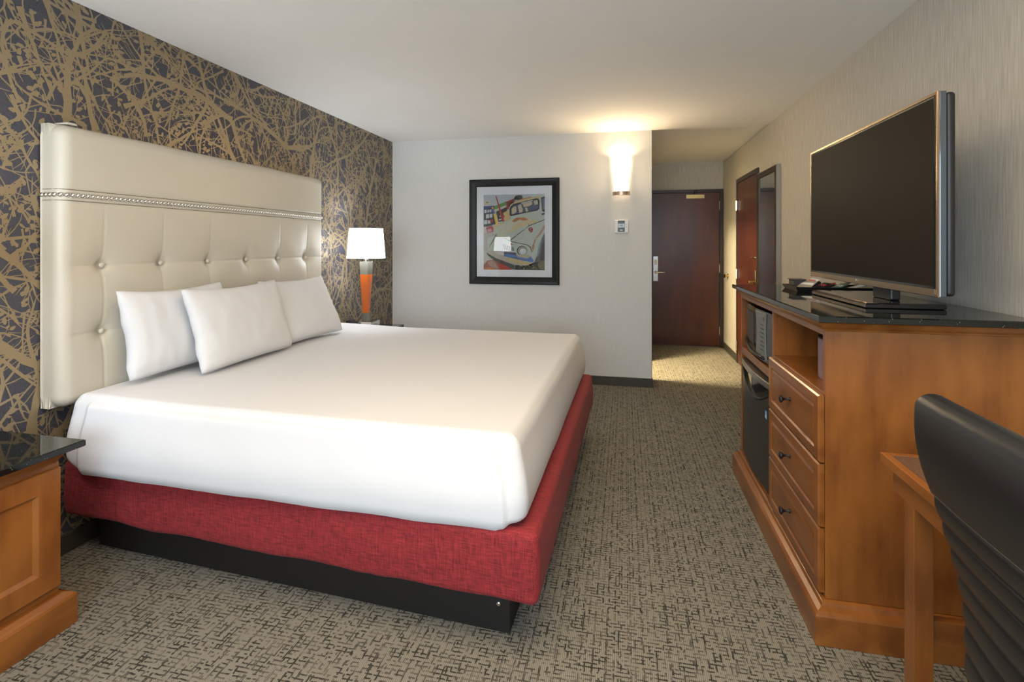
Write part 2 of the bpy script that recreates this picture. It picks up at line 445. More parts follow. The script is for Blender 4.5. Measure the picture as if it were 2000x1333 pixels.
# hallway left wall with the opening of the washroom doorway
OY0, OY1 = 5.32, 6.12
b = B(); box(b, XH-T, XH, YF+T, OY0, 0, ZH); box(b, XH-T, XH, OY1, YD, 0, ZH); box(b, XH-T, XH, OY0, OY1, 2.05, ZH)
struct('wall_hall', b, M['far'])
b = B(); box(b, XH-T-.005, XH+.016, OY0-.06, OY0, 0, 2.10); box(b, XH-T-.005, XH+.016, OY1, OY1+.06, 0, 2.10); box(b, XH-T-.005, XH+.016, OY0, OY1, 2.05, 2.10)
b2 = B(); box(b2, XH+.0005, XH+.012, YF+.002, OY0-.062, 0.0, 2.0)
struct('trim_1', b, M['mahog'])
b2.free()
struct('wall_right', bx(XR, XR+T, YB-T, YD+T, 0, ZC), M['right'])
struct('wall_end', bx(XL-T, XR, YD, YD+T, 0, ZH), M['right'])
struct('wall_washroom', bx(-1.6-T, -1.6, YF+T, YD, 0, ZH), M['far'])
# back wall with window
WX0, WX1, WZ0, WZ1 = -1.35, .95, .75, 2.2
b = B(); box(b, XL, WX0, YB-T, YB, 0, ZC); box(b, WX1, XR, YB-T, YB, 0, ZC); box(b, WX0, WX1, YB-T, YB, 0, WZ0); box(b, WX0, WX1, YB-T, YB, WZ1, ZC)
struct('wall_back', b, M['far'])
b = B(); e = .05
for a in ((WX0, WX1, WZ0, WZ0+e), (WX0, WX1, WZ1-e, WZ1), (WX0, WX0+e, WZ0+e, WZ1-e), (WX1-e, WX1, WZ0+e, WZ1-e), (-.23, -.18, WZ0+e, WZ1-e)):
    box(b, a[0], a[1], YB-.08, YB-.03, a[2], a[3])
struct('window_1', b, M['winframe'])

def baseboard(name, x0, x1, y0, y1, hgt=.085):
    struct(name, bx(x0, x1, y0, y1, 0, hgt, bev=.003), M['base'])
baseboard('baseboard_far', XL+.013, XH+.010, YF-.010, YF)
baseboard('baseboard_left', XL, XL+.012, YB, YF-.012)
baseboard('baseboard_hall', XH, XH+.010, YF+.002, OY0-.062)
baseboard('baseboard_right', XR-.012, XR, 6.36, YD-.02)
baseboard('baseboard_room', XR-.012, XR, 3.31, 5.28)

# ------------------------------------------------------------------ entrance door (door_1) and side door (door_2)
def door_assembly():
    b = B()
    box(b, .31, .36, YD-.05, YD, 0, 2.085); box(b, 1.222, 1.262, YD-.05, YD, 0, 2.085); box(b, .36, 1.222, YD-.05, YD, 2.045, 2.085)
    struct('trim_2', b, M['darkframe'])
    d = struct('door_1', bx(.364, 1.214, YD-.030, YD-.002, .008, 2.043, bev=.002), M['mahog'])
    pl = obj('lock_plate', bx(.374, .440, YD-.044, YD-.031, .86, 1.20, bev=.004), M['steel'], d)
    b = B(); lathe(b, [(.022, 0), (.022, -.012), (.011, -.014), (.011, -.045)], (.408, YD-.045, .985), 20, 'Y')
    tube(b, [(.408, YD-.088, .985), (.45, YD-.092, .985), (.50, YD-.088, .985), (.52, YD-.082, .984)], [.010, .009, .008, .007])
    obj('door_handle', b, M['chrome'], d, smooth=True, angle=40)
    b = bx(.388, .426, YD-.047, YD-.0442, 1.08, 1.15, bev=.0005); obj('card_slot', b, M['white'], d)
    for k, z in enumerate((.22, 1.04, 1.87)):
        b = bx(1.2145, 1.2205, YD-.040, YD-.020, z-.055, z+.055); lathe(b, [(.007, -.055), (.007, .055)], (1.2175, YD-.042, z), 10)
        obj('hinge', b, M['nickel'], d)
    b = bx(.80, 1.03, YD-.056, YD-.031, 1.965, 2.018, bev=.002); obj('door_closer', b, M['brass'], d)
    b = B(); tube(b, [(.905, YD-.06, 2.03), (.90, YD-.075, 2.05), (.94, YD-.07, 2.07)], .008); lathe(b, [(.014, -.012), (.014, .014)], (.915, YD-.07, 2.055), 12)
    obj('closer_arm', b, M['darkframe'], d)
    # right-hand side door
    b = B(); y0, y1, zt = 5.34, 6.31, 2.10
    box(b, XR-.018, XR, y0, y0+.045, 0, zt); box(b, XR-.018, XR, y1-.045, y1, 0, zt); box(b, XR-.018, XR, y0+.045, y1-.045, zt-.045, zt)
    struct('trim_3', b, M['darkframe'])
    d = struct('door_2', bx(XR-.012, XR-.001, y0+.048, y1-.048, .008, zt-.048, bev=.0015), M['mahog'])
    for z in (.20, 1.02, 1.80):
        b = bx(XR-.022, XR-.0185, y1-.07, y1-.02, z-.055, z+.055); lathe(b, [(.008, -.055), (.008, .055)], (XR-.024, y1-.045, z), 10)
        obj('hinge', b, M['nickel'], d)
    b = bx(XR-.020, XR-.0125, y0+.075, y0+.125, .92, 1.10, bev=.003)
    lathe(b, [(.014, 0), (.014, -.05)], (XR-.02, y0+.10, .985), 14, 'X')
    tube(b, [(XR-.065, y0+.10, .985), (XR-.068, y0+.15, .983), (XR-.062, y0+.205, .975)], [.011, .010, .008])
    obj('door_handle', b, M['brass'], d, smooth=True, angle=40)
    b = B(); lathe(b, [(.018, 0), (.016, -.012), (.006, -.014), (.006, -.035), (.009, -.036), (.008, -.044)], (XR-.012, y0+.10, 1.225), 16, 'X')
    obj('latch', b, M['brass'], d, smooth=True, angle=40)
    return
door_assembly()
# door stop on hall wall
t = thing('door_stop', 'small round brass door bumper on the yellowish hall wall beside the entrance door', 'door stop', (XR, 6.86, .93))
b = B(); lathe(b, [(.030, 0), (.030, -.006), (.016, -.010), (.016, -.035)], (XR-.0005, 6.86, .96), 18, 'X'); obj('mount', b, M['brass'], t, smooth=True, angle=40)
b = B(); lathe(b, [(.022, 0), (.024, -.012), (.016, -.018)], (XR-.036, 6.86, .96), 18, 'X'); obj('bumper', b, M['blackmatte'], t, smooth=True, angle=40)

# ------------------------------------------------------------------ wall mirror
t = thing('wall_mirror', 'tall narrow framed mirror on the right wall next to the side door', 'mirror', (XR, 4.96, .42))
y0, y1, z0, z1 = 4.65, 5.27, .42, 2.02
obj('backing', bx(XR-.020, XR-.0005, y0, y1, z0, z1), M['steel'], t)
b = B()
P = lambda a, c, h: (XR-.020-h, a, c)
for (a0, a1, c0, c1) in ((y0, y1, z1-.045, z1), (y0, y1, z0, z0+.045), (y0, y0+.05, z0+.045, z1-.045), (y1-.05, y1, z0+.045, z1-.045)):
    box(b, XR-.034, XR-.0202, a0, a1, c0, c1, bev=.003)
obj('frame', b, M['darkframe'], t)
b = B(); box(b, XR-.036, XR-.0005, y0-.010, y0-.0003, z0, z1+.008); box(b, XR-.036, XR-.0005, y0-.0003, y1, z1+.0003, z1+.008)
obj('edge_trim', b, M['steel'], t)
obj('mirror_glass', bx(XR-.027, XR-.0205, y0+.0505, y1-.0505, z0+.0455, z1-.0455), M['mirror'], t)

# ------------------------------------------------------------------ headboard
HY0, HY1, HZ0, HZ1, HXF = 1.675, 3.58, .665, 1.866, -2.287
BY = [1.86+.302*k for k in range(6)]; BZ = [1.262, .965]
t = thing('headboard', 'tall cream leather headboard with buttoned tufting and nailhead strip on the patterned wall', 'headboard', (XL+.02, 2.59, HZ0))
def hbf(p):
    x, y, z = p.x, p.y + (HY0+HY1)/2, p.z + (HZ0+HZ1)/2
    X = (XL+.004+HXF)/2 + x
    if x < -.005 and abs(p.y) > (HY1-HY0)/2-.0499: y = HY1 if p.y > 0 else HY0
    if x < -.005 and abs(p.z) > (HZ1-HZ0)/2-.0499: z = HZ1 if p.z > 0 else HZ0
    if x > 0:
        e = min(1, min(y-HY0, HY1-y, HZ1-z, z-HZ0)/.06) if min(y-HY0, HY1-y, HZ1-z, z-HZ0) > 0 else 0
        d = 0.
        if z < 1.53:
            dy = min(abs(y-q) for q in BY + [HY0-.06, HY1+.06]); dz = min(abs(z-q) for q in BZ + [1.60])
            sy = math.exp(-(dy/.006)**2); sz = math.exp(-(dz/.006)**2) if dz < .2 and z < 1.4 else 0
            wide = .006*math.exp(-(dy/.05)**2) + (.006*math.exp(-(min(abs(z-q) for q in BZ)/.05)**2))
            bd = min(math.hypot(y-a, z-c) for a in BY for c in BZ)
            near = math.exp(-(bd/.16)**2)
            dim = .018*math.exp(-(bd/.026)**2) + .010*math.exp(-(bd/.075)**2)
            d = -(.0028*max(sy, sz) + wide*(.25+.75*near) + dim)
            d *= ss(1.53, 1.44, z)*.75+.25
        else:
            d = -.004*math.exp(-((z-1.540)/.005)**2) - .004*math.exp(-((z-1.589)/.005)**2)
        # puffed borders
        d += .006*math.sin(PI*min(1, max(0, (y-HY0)/(HY1-HY0)))) - .002
        X += d*e
    w = .003*nz(y*4, z*4)
    return Vector((X, y, z+w*(1 if z > 1.8 else 0)))
b = rbox((HXF-XL-.004)/2, (HY1-HY0)/2, (HZ1-HZ0)/2, .05, 3, 330, 190, 8, hbf)
up = obj('upholstery', b, M['leather'], t, smooth=True)
# piping round the near edge and the top
xx = HXF-.034
b = B(); xx = XL+.010
tube(b, [(xx, HY0+.04, HZ0+.004), (xx, HY0+.005, HZ0+.02), (xx, HY0-.001, HZ0+.05), (xx, HY0-.001, 1.2), (xx, HY0-.001, HZ1-.05), (xx, HY0+.008, HZ1-.018), (xx, HY0+.045, HZ1+.001), (xx, HY1-.04, HZ1+.001)], .0045, 8)
obj('piping', b, M['leather_seam'], t, smooth=True)
b = B(); lathe(b, [(.0002, .0095), (.006, .0085), (.0098, .0050), (.0106, 0)], (0, 0, 0), 14, 'X', cap=True)
proto = obj('nailhead', b, M['nickel'], t, smooth=True, origin=(0, 0, 0))
RR = .05; path = []          # nailheads run along the side, round the corner and across the front
L1 = (HXF-RR)-(XL+.014); L2 = RR*PI/2; L3 = HY1-HY0-RR-.012; NST = 95
for i in range(NST):
    q = (L1+L2+L3)*i/(NST-1)
    if q < L1: x, y, a = XL+.014+q, HY0-.0005, -PI/2
    elif q < L1+L2:
        a = -PI/2+(q-L1)/RR; x, y = HXF-RR+(RR+.0005)*math.cos(a), HY0+RR+(RR+.0005)*math.sin(a)
    else:
        y = HY0+RR+(q-L1-L2); a = 0; e_ = min(1, max(0, min(y-HY0, HY1-y)/.06))
        x = HXF+.0018+(.006*math.sin(PI*(y-HY0)/(HY1-HY0))-.002)*e_
        if HY1-y < RR: x -= RR-math.sqrt(RR**2-(RR-HY1+y)**2); a = math.asin((RR-HY1+y)/RR)*.9
    c = proto if i == 0 else proto.copy()
    if i: COL.objects.link(c)
    c.parent = t; c.location = Vector((x, y, 1.5645)) - WORLDLOC[t]; c.rotation_euler = (0, 0, a)
b = B(); lathe(b, [(.0002, .012), (.008, .011), (.0125, .006), (.013, 0)], (0, 0, 0), 16, 'X')
proto = obj('button', b, M['leather'], t, smooth=True, origin=(0, 0, 0))
k = 0
for z in BZ:
    for y in BY:
        c = proto if k == 0 else proto.copy()
        if k: COL.objects.link(c)
        c.parent = t; c.location = Vector((HXF-.024, y, z)) - WORLDLOC[t]; k += 1
for z in (1.5415, 1.588):      # stitched lines above and below the nailheads
    b = B(); pts = []
    for i in range(90):
        q = (L1+L2+L3)*i/89
        if q < L1: x, y = XL+.006+q, HY0-.0002
        elif q < L1+L2: a = -PI/2+(q-L1)/RR; x, y = HXF-RR+(RR+.0002)*math.cos(a), HY0+RR+(RR+.0002)*math.sin(a)
        else:
            y = HY0+RR+(q-L1-L2); e_ = min(1, max(0, min(y-HY0, HY1-y)/.06)); x = HXF+(.006*math.sin(PI*(y-HY0)/(HY1-HY0))-.002)*e_-.0022*e_
            if HY1-y < RR: x -= RR-math.sqrt(RR**2-(RR-HY1+y)**2)
        pts.append((x, y, z))
    tube(b, pts, .0016, 6); obj('stitch_line', b, M['seam_dark'], t)
# small folded tab at the top near corner
b = rbox(.034, .022, .004, .0035, 4, 4, 1, 2, lambda p: Vector((HXF-.045+p.x, HY0+.052+p.y, HZ1+.001+p.z+.003*math.cos(p.y*50))))
obj('corner_fold', b, M['leather'], t, smooth=True)

# ------------------------------------------------------------------ bed
t = thing('bed', 'king size bed with red fabric box spring on a low black platform', 'bed', (-1.33, 2.7, 0))
b = B()
q = [(-2.31, 1.855), (-.39, 1.735), (-.33, 3.60), (-2.29, 3.68)]
loft(b, [[(x, y, z) for x, y in q] for z in (.003, .184)])
pb = obj('platform_base', b, M['blackwood'], t)
b = B(); lathe(b, [(.007, 0), (.007, -.004), (.004, -.006)], (-.43, 1.7375, .10), 12, 'Y'); obj('screw_cap', b, M['nickel'], pb, smooth=True, angle=40)
qm = quadmap([(-2.375, 1.745), (-.272, 1.615), (-.228, 3.72), (-2.33, 3.81)], (.185, .425))
hx, hy, hz = 1.05, 1.03, .12
def spring(p):
    u, v, w = (p.x+hx)/(2*hx), (p.y+hy)/(2*hy), (p.z+hz)/(2*hz)
    g = qm(u, v, w)
    g.z += (.012*nz(g.x*4, g.y*4, 3.)-.006*abs(nz(g.x*9, g.y*9)))*(1-w)
    s = .008*nz(g.x*3.5, g.y*3.5, g.z*6)*math.sin(PI*w)
    if v < .5: g.y -= s + .006*math.sin(PI*w)
    if u > .6: g.x += s + .008*math.sin(PI*w)
    return g
obj('box_spring', rbox(hx, hy, hz, .028, 70, 70, 12, 4, spring), M['red'], t, smooth=True)
qi = [(-2.26, 1.82), (-.42, 1.73), (-.37, 3.64), (-2.26, 3.70)]
b = B(); loft(b, [[(x, y, z) for x, y in qi] for z in (.43, .64)]); obj('mattress', b, M['sheet'], t)

cq = [(-2.283, 1.672), (-.325, 1.632), (-.285, 3.74), (-2.284, 3.80)]
qm2 = quadmap(cq, (.405, .712)); hx2, hy2, hz2 = 1.0, 1.04, .153
def cover(p):
    u, v, w = (p.x+hx2)/(2*hx2), (p.y+hy2)/(2*hy2), (p.z+hz2)/(2*hz2)
    g = qm2(u, v, w)
    x, y = g.x, g.y
    # sides draw in towards the top
    ins = .042*ss(.25, 1., w)
    if v < .06: g.y += ins*(1-v/.06)*.9
    if v > .94: g.y -= ins*(v-.94)/.06*.8
    if u > .94: g.x -= ins*(u-.94)/.06*.6
    top = ss(.75, 1., w)
    g.z += top*(.012*math.sin(PI*min(1, max(0, u)))*math.sin(PI*min(1, max(0, v))) + .012*ss(-1.6, -2.3, x) + .004*nz(x*2.2, y*2.2))
    # near side: bed linen folded over, ending in a hospital corner crease
    if v < .5 and w < .93:
        f = 1-ss(.90, .93, w)
        g.y -= .018*f*(1-ss(-.405, -.395, x+.04*(w-.5)))*ss(-2.19, -2.16, x)
        g.y -= .008*math.sin(PI*w)*f
        g.y += .0025*nz(x*7, w*2, 3.)*f
    if v < .5: g.z += .035*ss(-2.17, -2.26, x)*(1-w)
    # hem ripples
    if w < .2:
        g.z += (1-w/.2)*(.007*nz(x*5, y*5, 8.) - (.010*(1-ss(-.42, -.40, x)) if v < .5 else 0) + (.02*ss(-.40, -.36, x) if v < .3 else 0))
    if u > .6 and w < .95: g.x += .014*math.sin(PI*w) + .004*nz(y*3, w*2)
    return g
cv = tag(obj('bed_cover', rbox(hx2, hy2, hz2, .052, 240, 90, 14, 6, cover, bottom=False), M['sheet'], smooth=True),
    'smooth white bed cover tucked tightly over the mattress with a folded corner', 'bedding')

def pillow(name, label, cy, w, h, bot, top, yaw, seed):
    """bot/top = (x,z) of the pillow's lower and upper edge at mid thickness"""
    n, mths = 44, 34; th = .070
    dirv = Vector((top[0]-bot[0], 0, top[1]-bot[1])).normalized(); nrm = Vector((dirv.z, 0, -dirv.x))
    R = Matrix.Rotation(yaw, 3, 'Z')
    b = B(); grid = {}
    for sd in (1, -1):
        for i in range(n+1):
            for j in range(mths+1):
                s, q = -1+2*i/n, -1+2*j/mths
                if sd < 0 and (abs(s) == 1 or abs(q) == 1): grid[sd, i, j] = grid[1, i, j]; continue
                ex = s*(w/2)*(1-.085*(1-q*q)*abs(s)**3); ey = q*(h/2)*(1-.13*(1-s*s)*abs(q)**3 * (1 if q > 0 else .3))
                k = max(0, (1-abs(s)**2.6))**.46*max(0, (1-abs(q)**2.8))**.46
                d = th*k*(1+.10*q*-1) + .006*k*nz(s*2.2+seed, q*2.2, sd) + .0035*min(1, k*3)*nz(s*7+seed, q*2+s*2, sd*5)
                # edge gathers
                d += .004*math.sin(q*26+seed)*math.exp(-((abs(s)-.88)/.06)**2)*(.5+.5*nz(q*5, seed))
                cf = 1-.028*abs(s*q)**9; ex *= cf; ey *= cf
                lp = Vector((0, ex, 0)) + dirv*(ey+h/2) + nrm*(d*sd)
                lp.y += .01*nz(q*3, seed, 2.)*abs(s)
                grid[sd, i, j] = b.verts.new(Vector((bot[0], cy, bot[1])) + R @ lp)
        for i in range(n):
            for j in range(mths):
                f = [grid[sd, i, j], grid[sd, i+1, j], grid[sd, i+1, j+1], grid[sd, i, j+1]]
                b.faces.new(f if sd > 0 else f[::-1])
    return tag(obj(name, b, M['sheet'], smooth=True), label, 'pillow', 'white bed pillows')
PZ = .735
pillow('pillow', 'white pillow nearest the camera side, leaning back on the tufted headboard', 2.145, .62, .415, (-2.135, PZ+.010), (-2.205, 1.14), .0, 1.3)
pillow('pillow', 'middle white pillow standing in front of the other two', 2.405, .72, .43, (-1.965, PZ), (-2.085, 1.145), .03, 4.1)
pillow('pillow', 'white pillow at the far end of the headboard, nearest the lit lamp', 3.045, .64, .44, (-2.01, PZ), (-2.19, 1.115), -.06, 7.7)

# ------------------------------------------------------------------ nightstands
def nightstand(label, y0, y1):
    X0, X1 = XL+.016, -1.95
    t = thing('nightstand', label, 'nightstand', ((X0+X1)/2, (y0+y1)/2, 0), 'nightstands either side of the bed')
    ym = (y0+y1)/2
    obj('plinth', stack(X0, X1+.03, y0-.03, y1+.03, [(.001, 0), (.100, 0), (.108, -.004), (.114, -.010), (.122, -.026)], (0, 1, 1, 1)), M['woodY'], t)
    obj('body', bx(X0, X1-.016, y0, y1, .1225, .585), M['wood'], t)
    b = B(); P = lambda a, c, h: (X1-.0158+h, a, c)
    fr = .07
    panel(b, P, y0+.004, y1-.004, .15, .568, [(0, 0), (0, .014), (.002, .016), (fr, .016), (fr+.006, .008), (fr+.012, .004), (fr+.013, .004)])
    dr = obj('door', b, M['wood'], t)
    b = B(); lathe(b, [(.006, 0), (.005, .012), (.013, .020), (.014, .026), (.008, .031), (.001, .032)], (X1+.0005, y0+.05, .45), 16, 'X')
    obj('knob', b, M['blackmatte'], dr, smooth=True)
    obj('crown_moulding', stack(X0, X1, y0, y1, [(.5855, -.010), (.595, -.006), (.612, .006), (.620, .016), (.626, .022)], (0, 1, 1, 1)), M['woodY'], t)
    obj('countertop', stack(X0, X1, y0, y1, [(.6265, .043), (.629, .046), (.647, .046), (.650, .043)], (0, 1, 1, 1)), M['granite'], t)
    return t
n1 = nightstand('wooden nightstand with black granite top at the left edge, nearest the camera', .86, 1.432)
n2 = nightstand('dark-topped nightstand beyond the bed, under the lit table lamp', 3.85, 4.165)

# ------------------------------------------------------------------ table lamps
def make_lamp():
    o = Vector((-2.13, 3.955, .6505))
    t = thing('table_lamp', 'lit table lamp with white shade and tapered orange glass body beyond the far pillow', 'table lamp', o, 'bedside table lamps')
    x, y, z = o
    obj('base', bx(x-.085, x+.085, y-.080, y+.080, z, z+.062, bev=.004), M['chrome'], t)
    def prism(w0, z0, w1, z1, bev=.0):
        b = B(); c = .18
        def ring(w, zz):
            h = w/2; k = h*c
            return [(x-h+k, y-h, zz), (x+h-k, y-h, zz), (x+h, y-h+k, zz), (x+h, y+h-k, zz), (x+h-k, y+h, zz), (x-h+k, y+h, zz), (x-h, y+h-k, zz), (x-h, y-h+k, zz)]
        return loft(b, [ring(w0, z0), ring(w1, z1)])
    obj('crystal_foot', prism(.050, .7130, .045, .778), M['crystal'], t)
    obj('glass_body', prism(.045, .7785, .080, 1.104), M['orange'], t)
    obj('crystal_head', prism(.080, 1.1045, .086, 1.213), M['crystal'], t)
    b = B(); lathe(b, [(.016, 1.2135), (.016, 1.232), (.009, 1.235), (.009, 1.30), (.014, 1.302), (.014, 1.34)], (x, y, 0), 16)
    tube(b, [(x, y, 1.34), (x, y, 1.345)], .006)
    obj('socket', b, M['chrome'], t, smooth=True, angle=40)
    b = B(); lathe(b, [(.012, 1.341), (.016, 1.355), (.029, 1.39), (.030, 1.41), (.022, 1.432), (.002, 1.442)], (x, y, 0), 16)
    obj('bulb', b, flat('bulb_glass', (.9, .9, .9), .4, emit=(.95, .97, 1), es=6.), t, smooth=True)
    b = B(); n = 48; r0, r1 = .158, .138
    loops = []
    for (r, zz) in ((r0, 1.240), (r1, 1.490), (r1-.002, 1.490), (r0-.002, 1.240), (r0, 1.240)):
        loops.append([(x+r*math.cos(2*PI*k/n), y+r*math.sin(2*PI*k/n), zz) for k in range(n)])
    loft(b, loops, cap=False); bmesh.ops.remove_doubles(b, verts=b.verts, dist=1e-6)
    sh = obj('lamp_shade', b, M['shade'], t, smooth=True, angle=40)
    b = B()
    for k in range(3):
        a = 2*PI*k/3; tube(b, [(x+.012*math.cos(a), y+.012*math.sin(a), 1.478), (x+(r1-.004)*math.cos(a), y+(r1-.004)*math.sin(a), 1.483)], .002, 6)
    lathe(b, [(.012, 1.474), (.012, 1.482)], (x, y, 0), 12)
    tube(b, [(x-.034, y, 1.33), (x-.042, y, 1.40), (x-.03, y, 1.45), (x, y, 1.476)], .0018, 6); tube(b, [(x+.034, y, 1.33), (x+.042, y, 1.40), (x+.03, y, 1.45), (x, y, 1.476)], .0018, 6)
    obj('harp', b, M['chrome'], sh)
    return t
lamp = make_lamp()
lamp2 = copy_tree(lamp); lamp2.location = (-2.13, 1.12, .6505)
lamp2['label'] = 'second table lamp, on the near nightstand, seen only as a reflection in the picture glass'
def point(name, loc, W, col, r):
    l = bpy.data.lights.new(name, 'POINT'); l.energy = W; l.color = col; l.shadow_soft_size = r
    o = bpy.data.objects.new(name, l); COL.objects.link(o); o.location = loc; return o
for p in ((-2.13, 3.955, 1.40, 20.), (-2.13, 1.12, 1.40, 8.)):
    point('lamp_light', (p[0]-.02, p[1], p[2]), p[3], (.90, .95, 1.), .03)

# alarm clock behind the far pillow
t = thing('alarm_clock', 'small black clock on the far nightstand, peeking past the pillow', 'clock', (-2.20, 3.80, .6505))
b = rbox(.03, .032, .040, .008, 1, 1, 1, 3, lambda p: Vector((-2.2+p.x-.15*p.z, 3.838+p.y, .6915+p.z)))
obj('body', b, M['blackmatte'], t, smooth=True, angle=50)
obj('display', bx(-2.1745, -2.1735, 3.810, 3.866, .675, .713), M['blackgloss'], t)
obj('digits', text_bm('12:00', .020, lambda a, c, h: (-2.173+h, 3.838+a, .695+c)), M['lcd'], t)

# ------------------------------------------------------------------ dresser
DX0, DX1, DY0, DY1 = .675, XR-.002, 1.955, 3.26
t = thing('dresser', 'tall honey-brown wooden dresser with three drawers, open shelf and black granite top', 'dresser', ((DX0+DX1)/2, (DY0+DY1)/2, 0))
obj('plinth', stack(DX0, DX1, DY0, DY1, [(.001, .045), (.098, .045), (.104, .042), (.112, .034), (.118, .018), (.130, .014), (.134, .004)], (1, 0, 1, .4)), M['woodY'], t)
DV = 2.585   # divider
b = bx(DX0, DX1, DY0, DY0+.022, .1345, 1.058, bev=.0015); obj('side_panel', b, M['wood'], t)
b = bx(DX0, DX1, DY1-.022, DY1, .1345, 1.058, bev=.0015); obj('side_panel', b, M['wood'], t)
b = bx(DX0, DX1-.02, DV, DV+.02, .1345, 1.058, bev=.0015); obj('divider', b, M['wood'], t)
obj('back_panel', bx(DX1-.018, DX1-.001, DY0+.0225, DV-.0005, .1345, 1.058), M['wood'], t)
obj('back_panel', bx(DX1-.018, DX1-.001, DV+.0205, DY1-.0225, .1345, 1.058), M['wood'], t)
obj('shelf', bx(DX0+.001, DX1-.0185, DY0+.0225, DV-.0005, .822, .842, bev=.001), M['woodY'], t)
obj('shelf', bx(DX0+.001, DX1-.0185, DV+.0205, DY1-.0225, .715, .757, bev=.001), M['woodY'], t)
obj('bottom_board', bx(DX0+.001, DX1-.0185, DV+.0205, DY1-.0225, .1345, .150), M['woodY'], t)
b = bx(DX0+.001, DX0+.02, DY0+.0225, DV-.0005, 1.04, 1.058); box(b, DX0+.001, DX0+.02, DV+.0205, DY1-.0225, 1.04, 1.058)
obj('top_rail', b, M['woodY'], t)
obj('crown_moulding', stack(DX0, DX1, DY0, DY1, [(1.0585, .004), (1.064, .006), (1.072, .016), (1.082, .024), (1.0945, .030)], (1, 0, 1, .3)), M['woodY'], t)
obj('countertop', stack(DX0, DX1, DY0, DY1, [(1.095, .044), (1.098, .047), (1.115, .047), (1.118, .044)], (1, 0, 1.75, .3)), M['granite'], t)
def drawer(z0, z1):
    b = B(); P = lambda a, c, h: (DX0-.001-h, a, c)
    panel(b, P, DY0+.006, DV+.004, z0, z1, [(0, 0), (0, .013), (.005, .019), (.038, .020), (.043, .014), (.046, .013), (.056, .018), (.058, .018)])
    box(b, DX0+.0, DX0+.34, DY0+.04, DV-.02, z0+.02, z1-.04)
    d = obj('drawer', b, M['woodY'], t)
    b = B(); ym = (DY0+DV)/2+.005; zm = (z0+z1)/2+.01
    lathe(b, [(.009, 0), (.0085, -.003), (.0045, -.006), (.004, -.018), (.008, -.026), (.0155, -.032), (.016, -.036), (.009, -.040), (.001, -.041)], (DX0-.0195, ym, zm), 20, 'X')
    obj('knob', b, M['blackmatte'], d, smooth=True)
drawer(.600, .832); drawer(.377, .594); drawer(.150, .371)

# mini fridge
FX, FY0, FY1 = .672, 2.625, 3.20
t = thing('mini_fridge', 'black mini fridge in the lower left bay of the dresser', 'refrigerator', (.92, 2.91, .151))
obj('cabinet', bx(FX+.045, 1.20, FY0+.005, FY1-.005, .151, .690, bev=.004), M['blackmatte'], t)
FM = (FY0+FY1)/2
def bow(y): return .018*(1-((y-FM)/((FY1-FY0)/2))**2)
def bowed(xb, z0, z1, y0=FY0, y1=FY1, xin=None, n=20, top=None, bot=None):
    b = B(); loops = []
    for i in range(n+1):
        y = y0+(y1-y0)*i/n; x = xb-bow(y); zt = z1 if top is None else top(y); zb = z0 if bot is None else bot(y)
        loops.append([(xin, y, zb), (x+.003, y, zb), (x, y, zb+.003), (x, y, zt-.003), (x+.003, y, zt), (xin, y, zt)])
    return loft(b, loops)
arc = lambda y: .640-.085*(1-((y-FM)/((FY1-FY0)/2))**2)
dr = obj('door', bowed(FX, .170, .64, xin=FX+.04, top=arc), M['greydark'], t)
obj('handle_recess', bowed(FX+.012, .5, .662, xin=FX+.04, bot=lambda y: arc(y)+.0005), M['blackgloss'], dr)
obj('grip_lip', bowed(FX-.002, .5, .5, xin=FX+.011, bot=lambda y: arc(y)+.0006, top=lambda y: arc(y)+.012), M['blackmatte'], dr)
obj('top_cap', bowed(FX-.004, .6625, .695, xin=FX+.042), M['steel'], dr)
b = B(); y = FY0+.05
obj('energy_sticker', bx(FX-bow(y)-.0015, FX-bow(y)-.0002, y-.014, y+.014, .515, .552), M['bluepap'], dr)
obj('sticker_mark', bx(FX-bow(y)-.0022, FX-bow(y)-.0016, y-.008, y+.008, .521, .533), M['white'], dr)

# microwave
MX, MY0, MY1, MZ0, MZ1 = .690, 2.635, 3.19, .765, 1.022
t = thing('microwave', 'black microwave oven in the upper left bay of the dresser', 'microwave', (.88, 2.91, .757))
obj('case', bx(MX+.03, 1.10, MY0, MY1, MZ0, MZ1, bev=.004), M['blackmatte'], t)
b = B()
for fy in (MY0+.04, MY1-.04):
    for fx in (.76, 1.05): lathe(b, [(.012, .7573), (.014, .7648)], (fx, fy, 0), 10)
obj('feet', b, M['blackmatte'], t)
MM = (MY0+MY1)/2
mb = lambda y: .014*(1-((y-MM)/((MY1-MY0)/2))**2)
def mbow(xb, y0, y1, zb, zt, xin, n=16, f0=None, f1=None):
    b = B(); loops = []
    for i in range(n+1):
        z = zb+(zt-zb)*i/n; a0 = y0 if f0 is None else f0(z); a1 = y1 if f1 is None else f1(z)
        loops.append([(xin, a0, z), (xb-mb(a0), a0, z), (xb-mb((a0+a1)/2), (a0+a1)/2, z), (xb-mb(a1), a1, z), (xin, a1, z)])
    return loft(b, loops)
fac = obj('door', mbow(MX, MY0, MY1, MZ0+.002, MZ1-.002, MX+.029), M['blackgloss'], t)
cz = (MZ0+MZ1)/2
edge = lambda z: MY0+.255+2.2*(z-cz)**2
obj('control_panel', mbow(MX-.0015, MY0+.055, 0, MZ0+.018, MZ1-.012, MX-.0002, f0=lambda z: MY0+.115-.9*(z-cz)**2, f1=edge), M['grey'], fac)
b = B()
for r in range(7):
    for c in range(3):
        y = MY0+.135+c*.020; z = MZ0+.055+r*.021
        box(b, MX-mb(y)-.0028, MX-mb(y)-.0016, y, y+.010, z, z+.007)
obj('keypad', b, M['greydark'], fac)
b = B(); y = MY0+.12
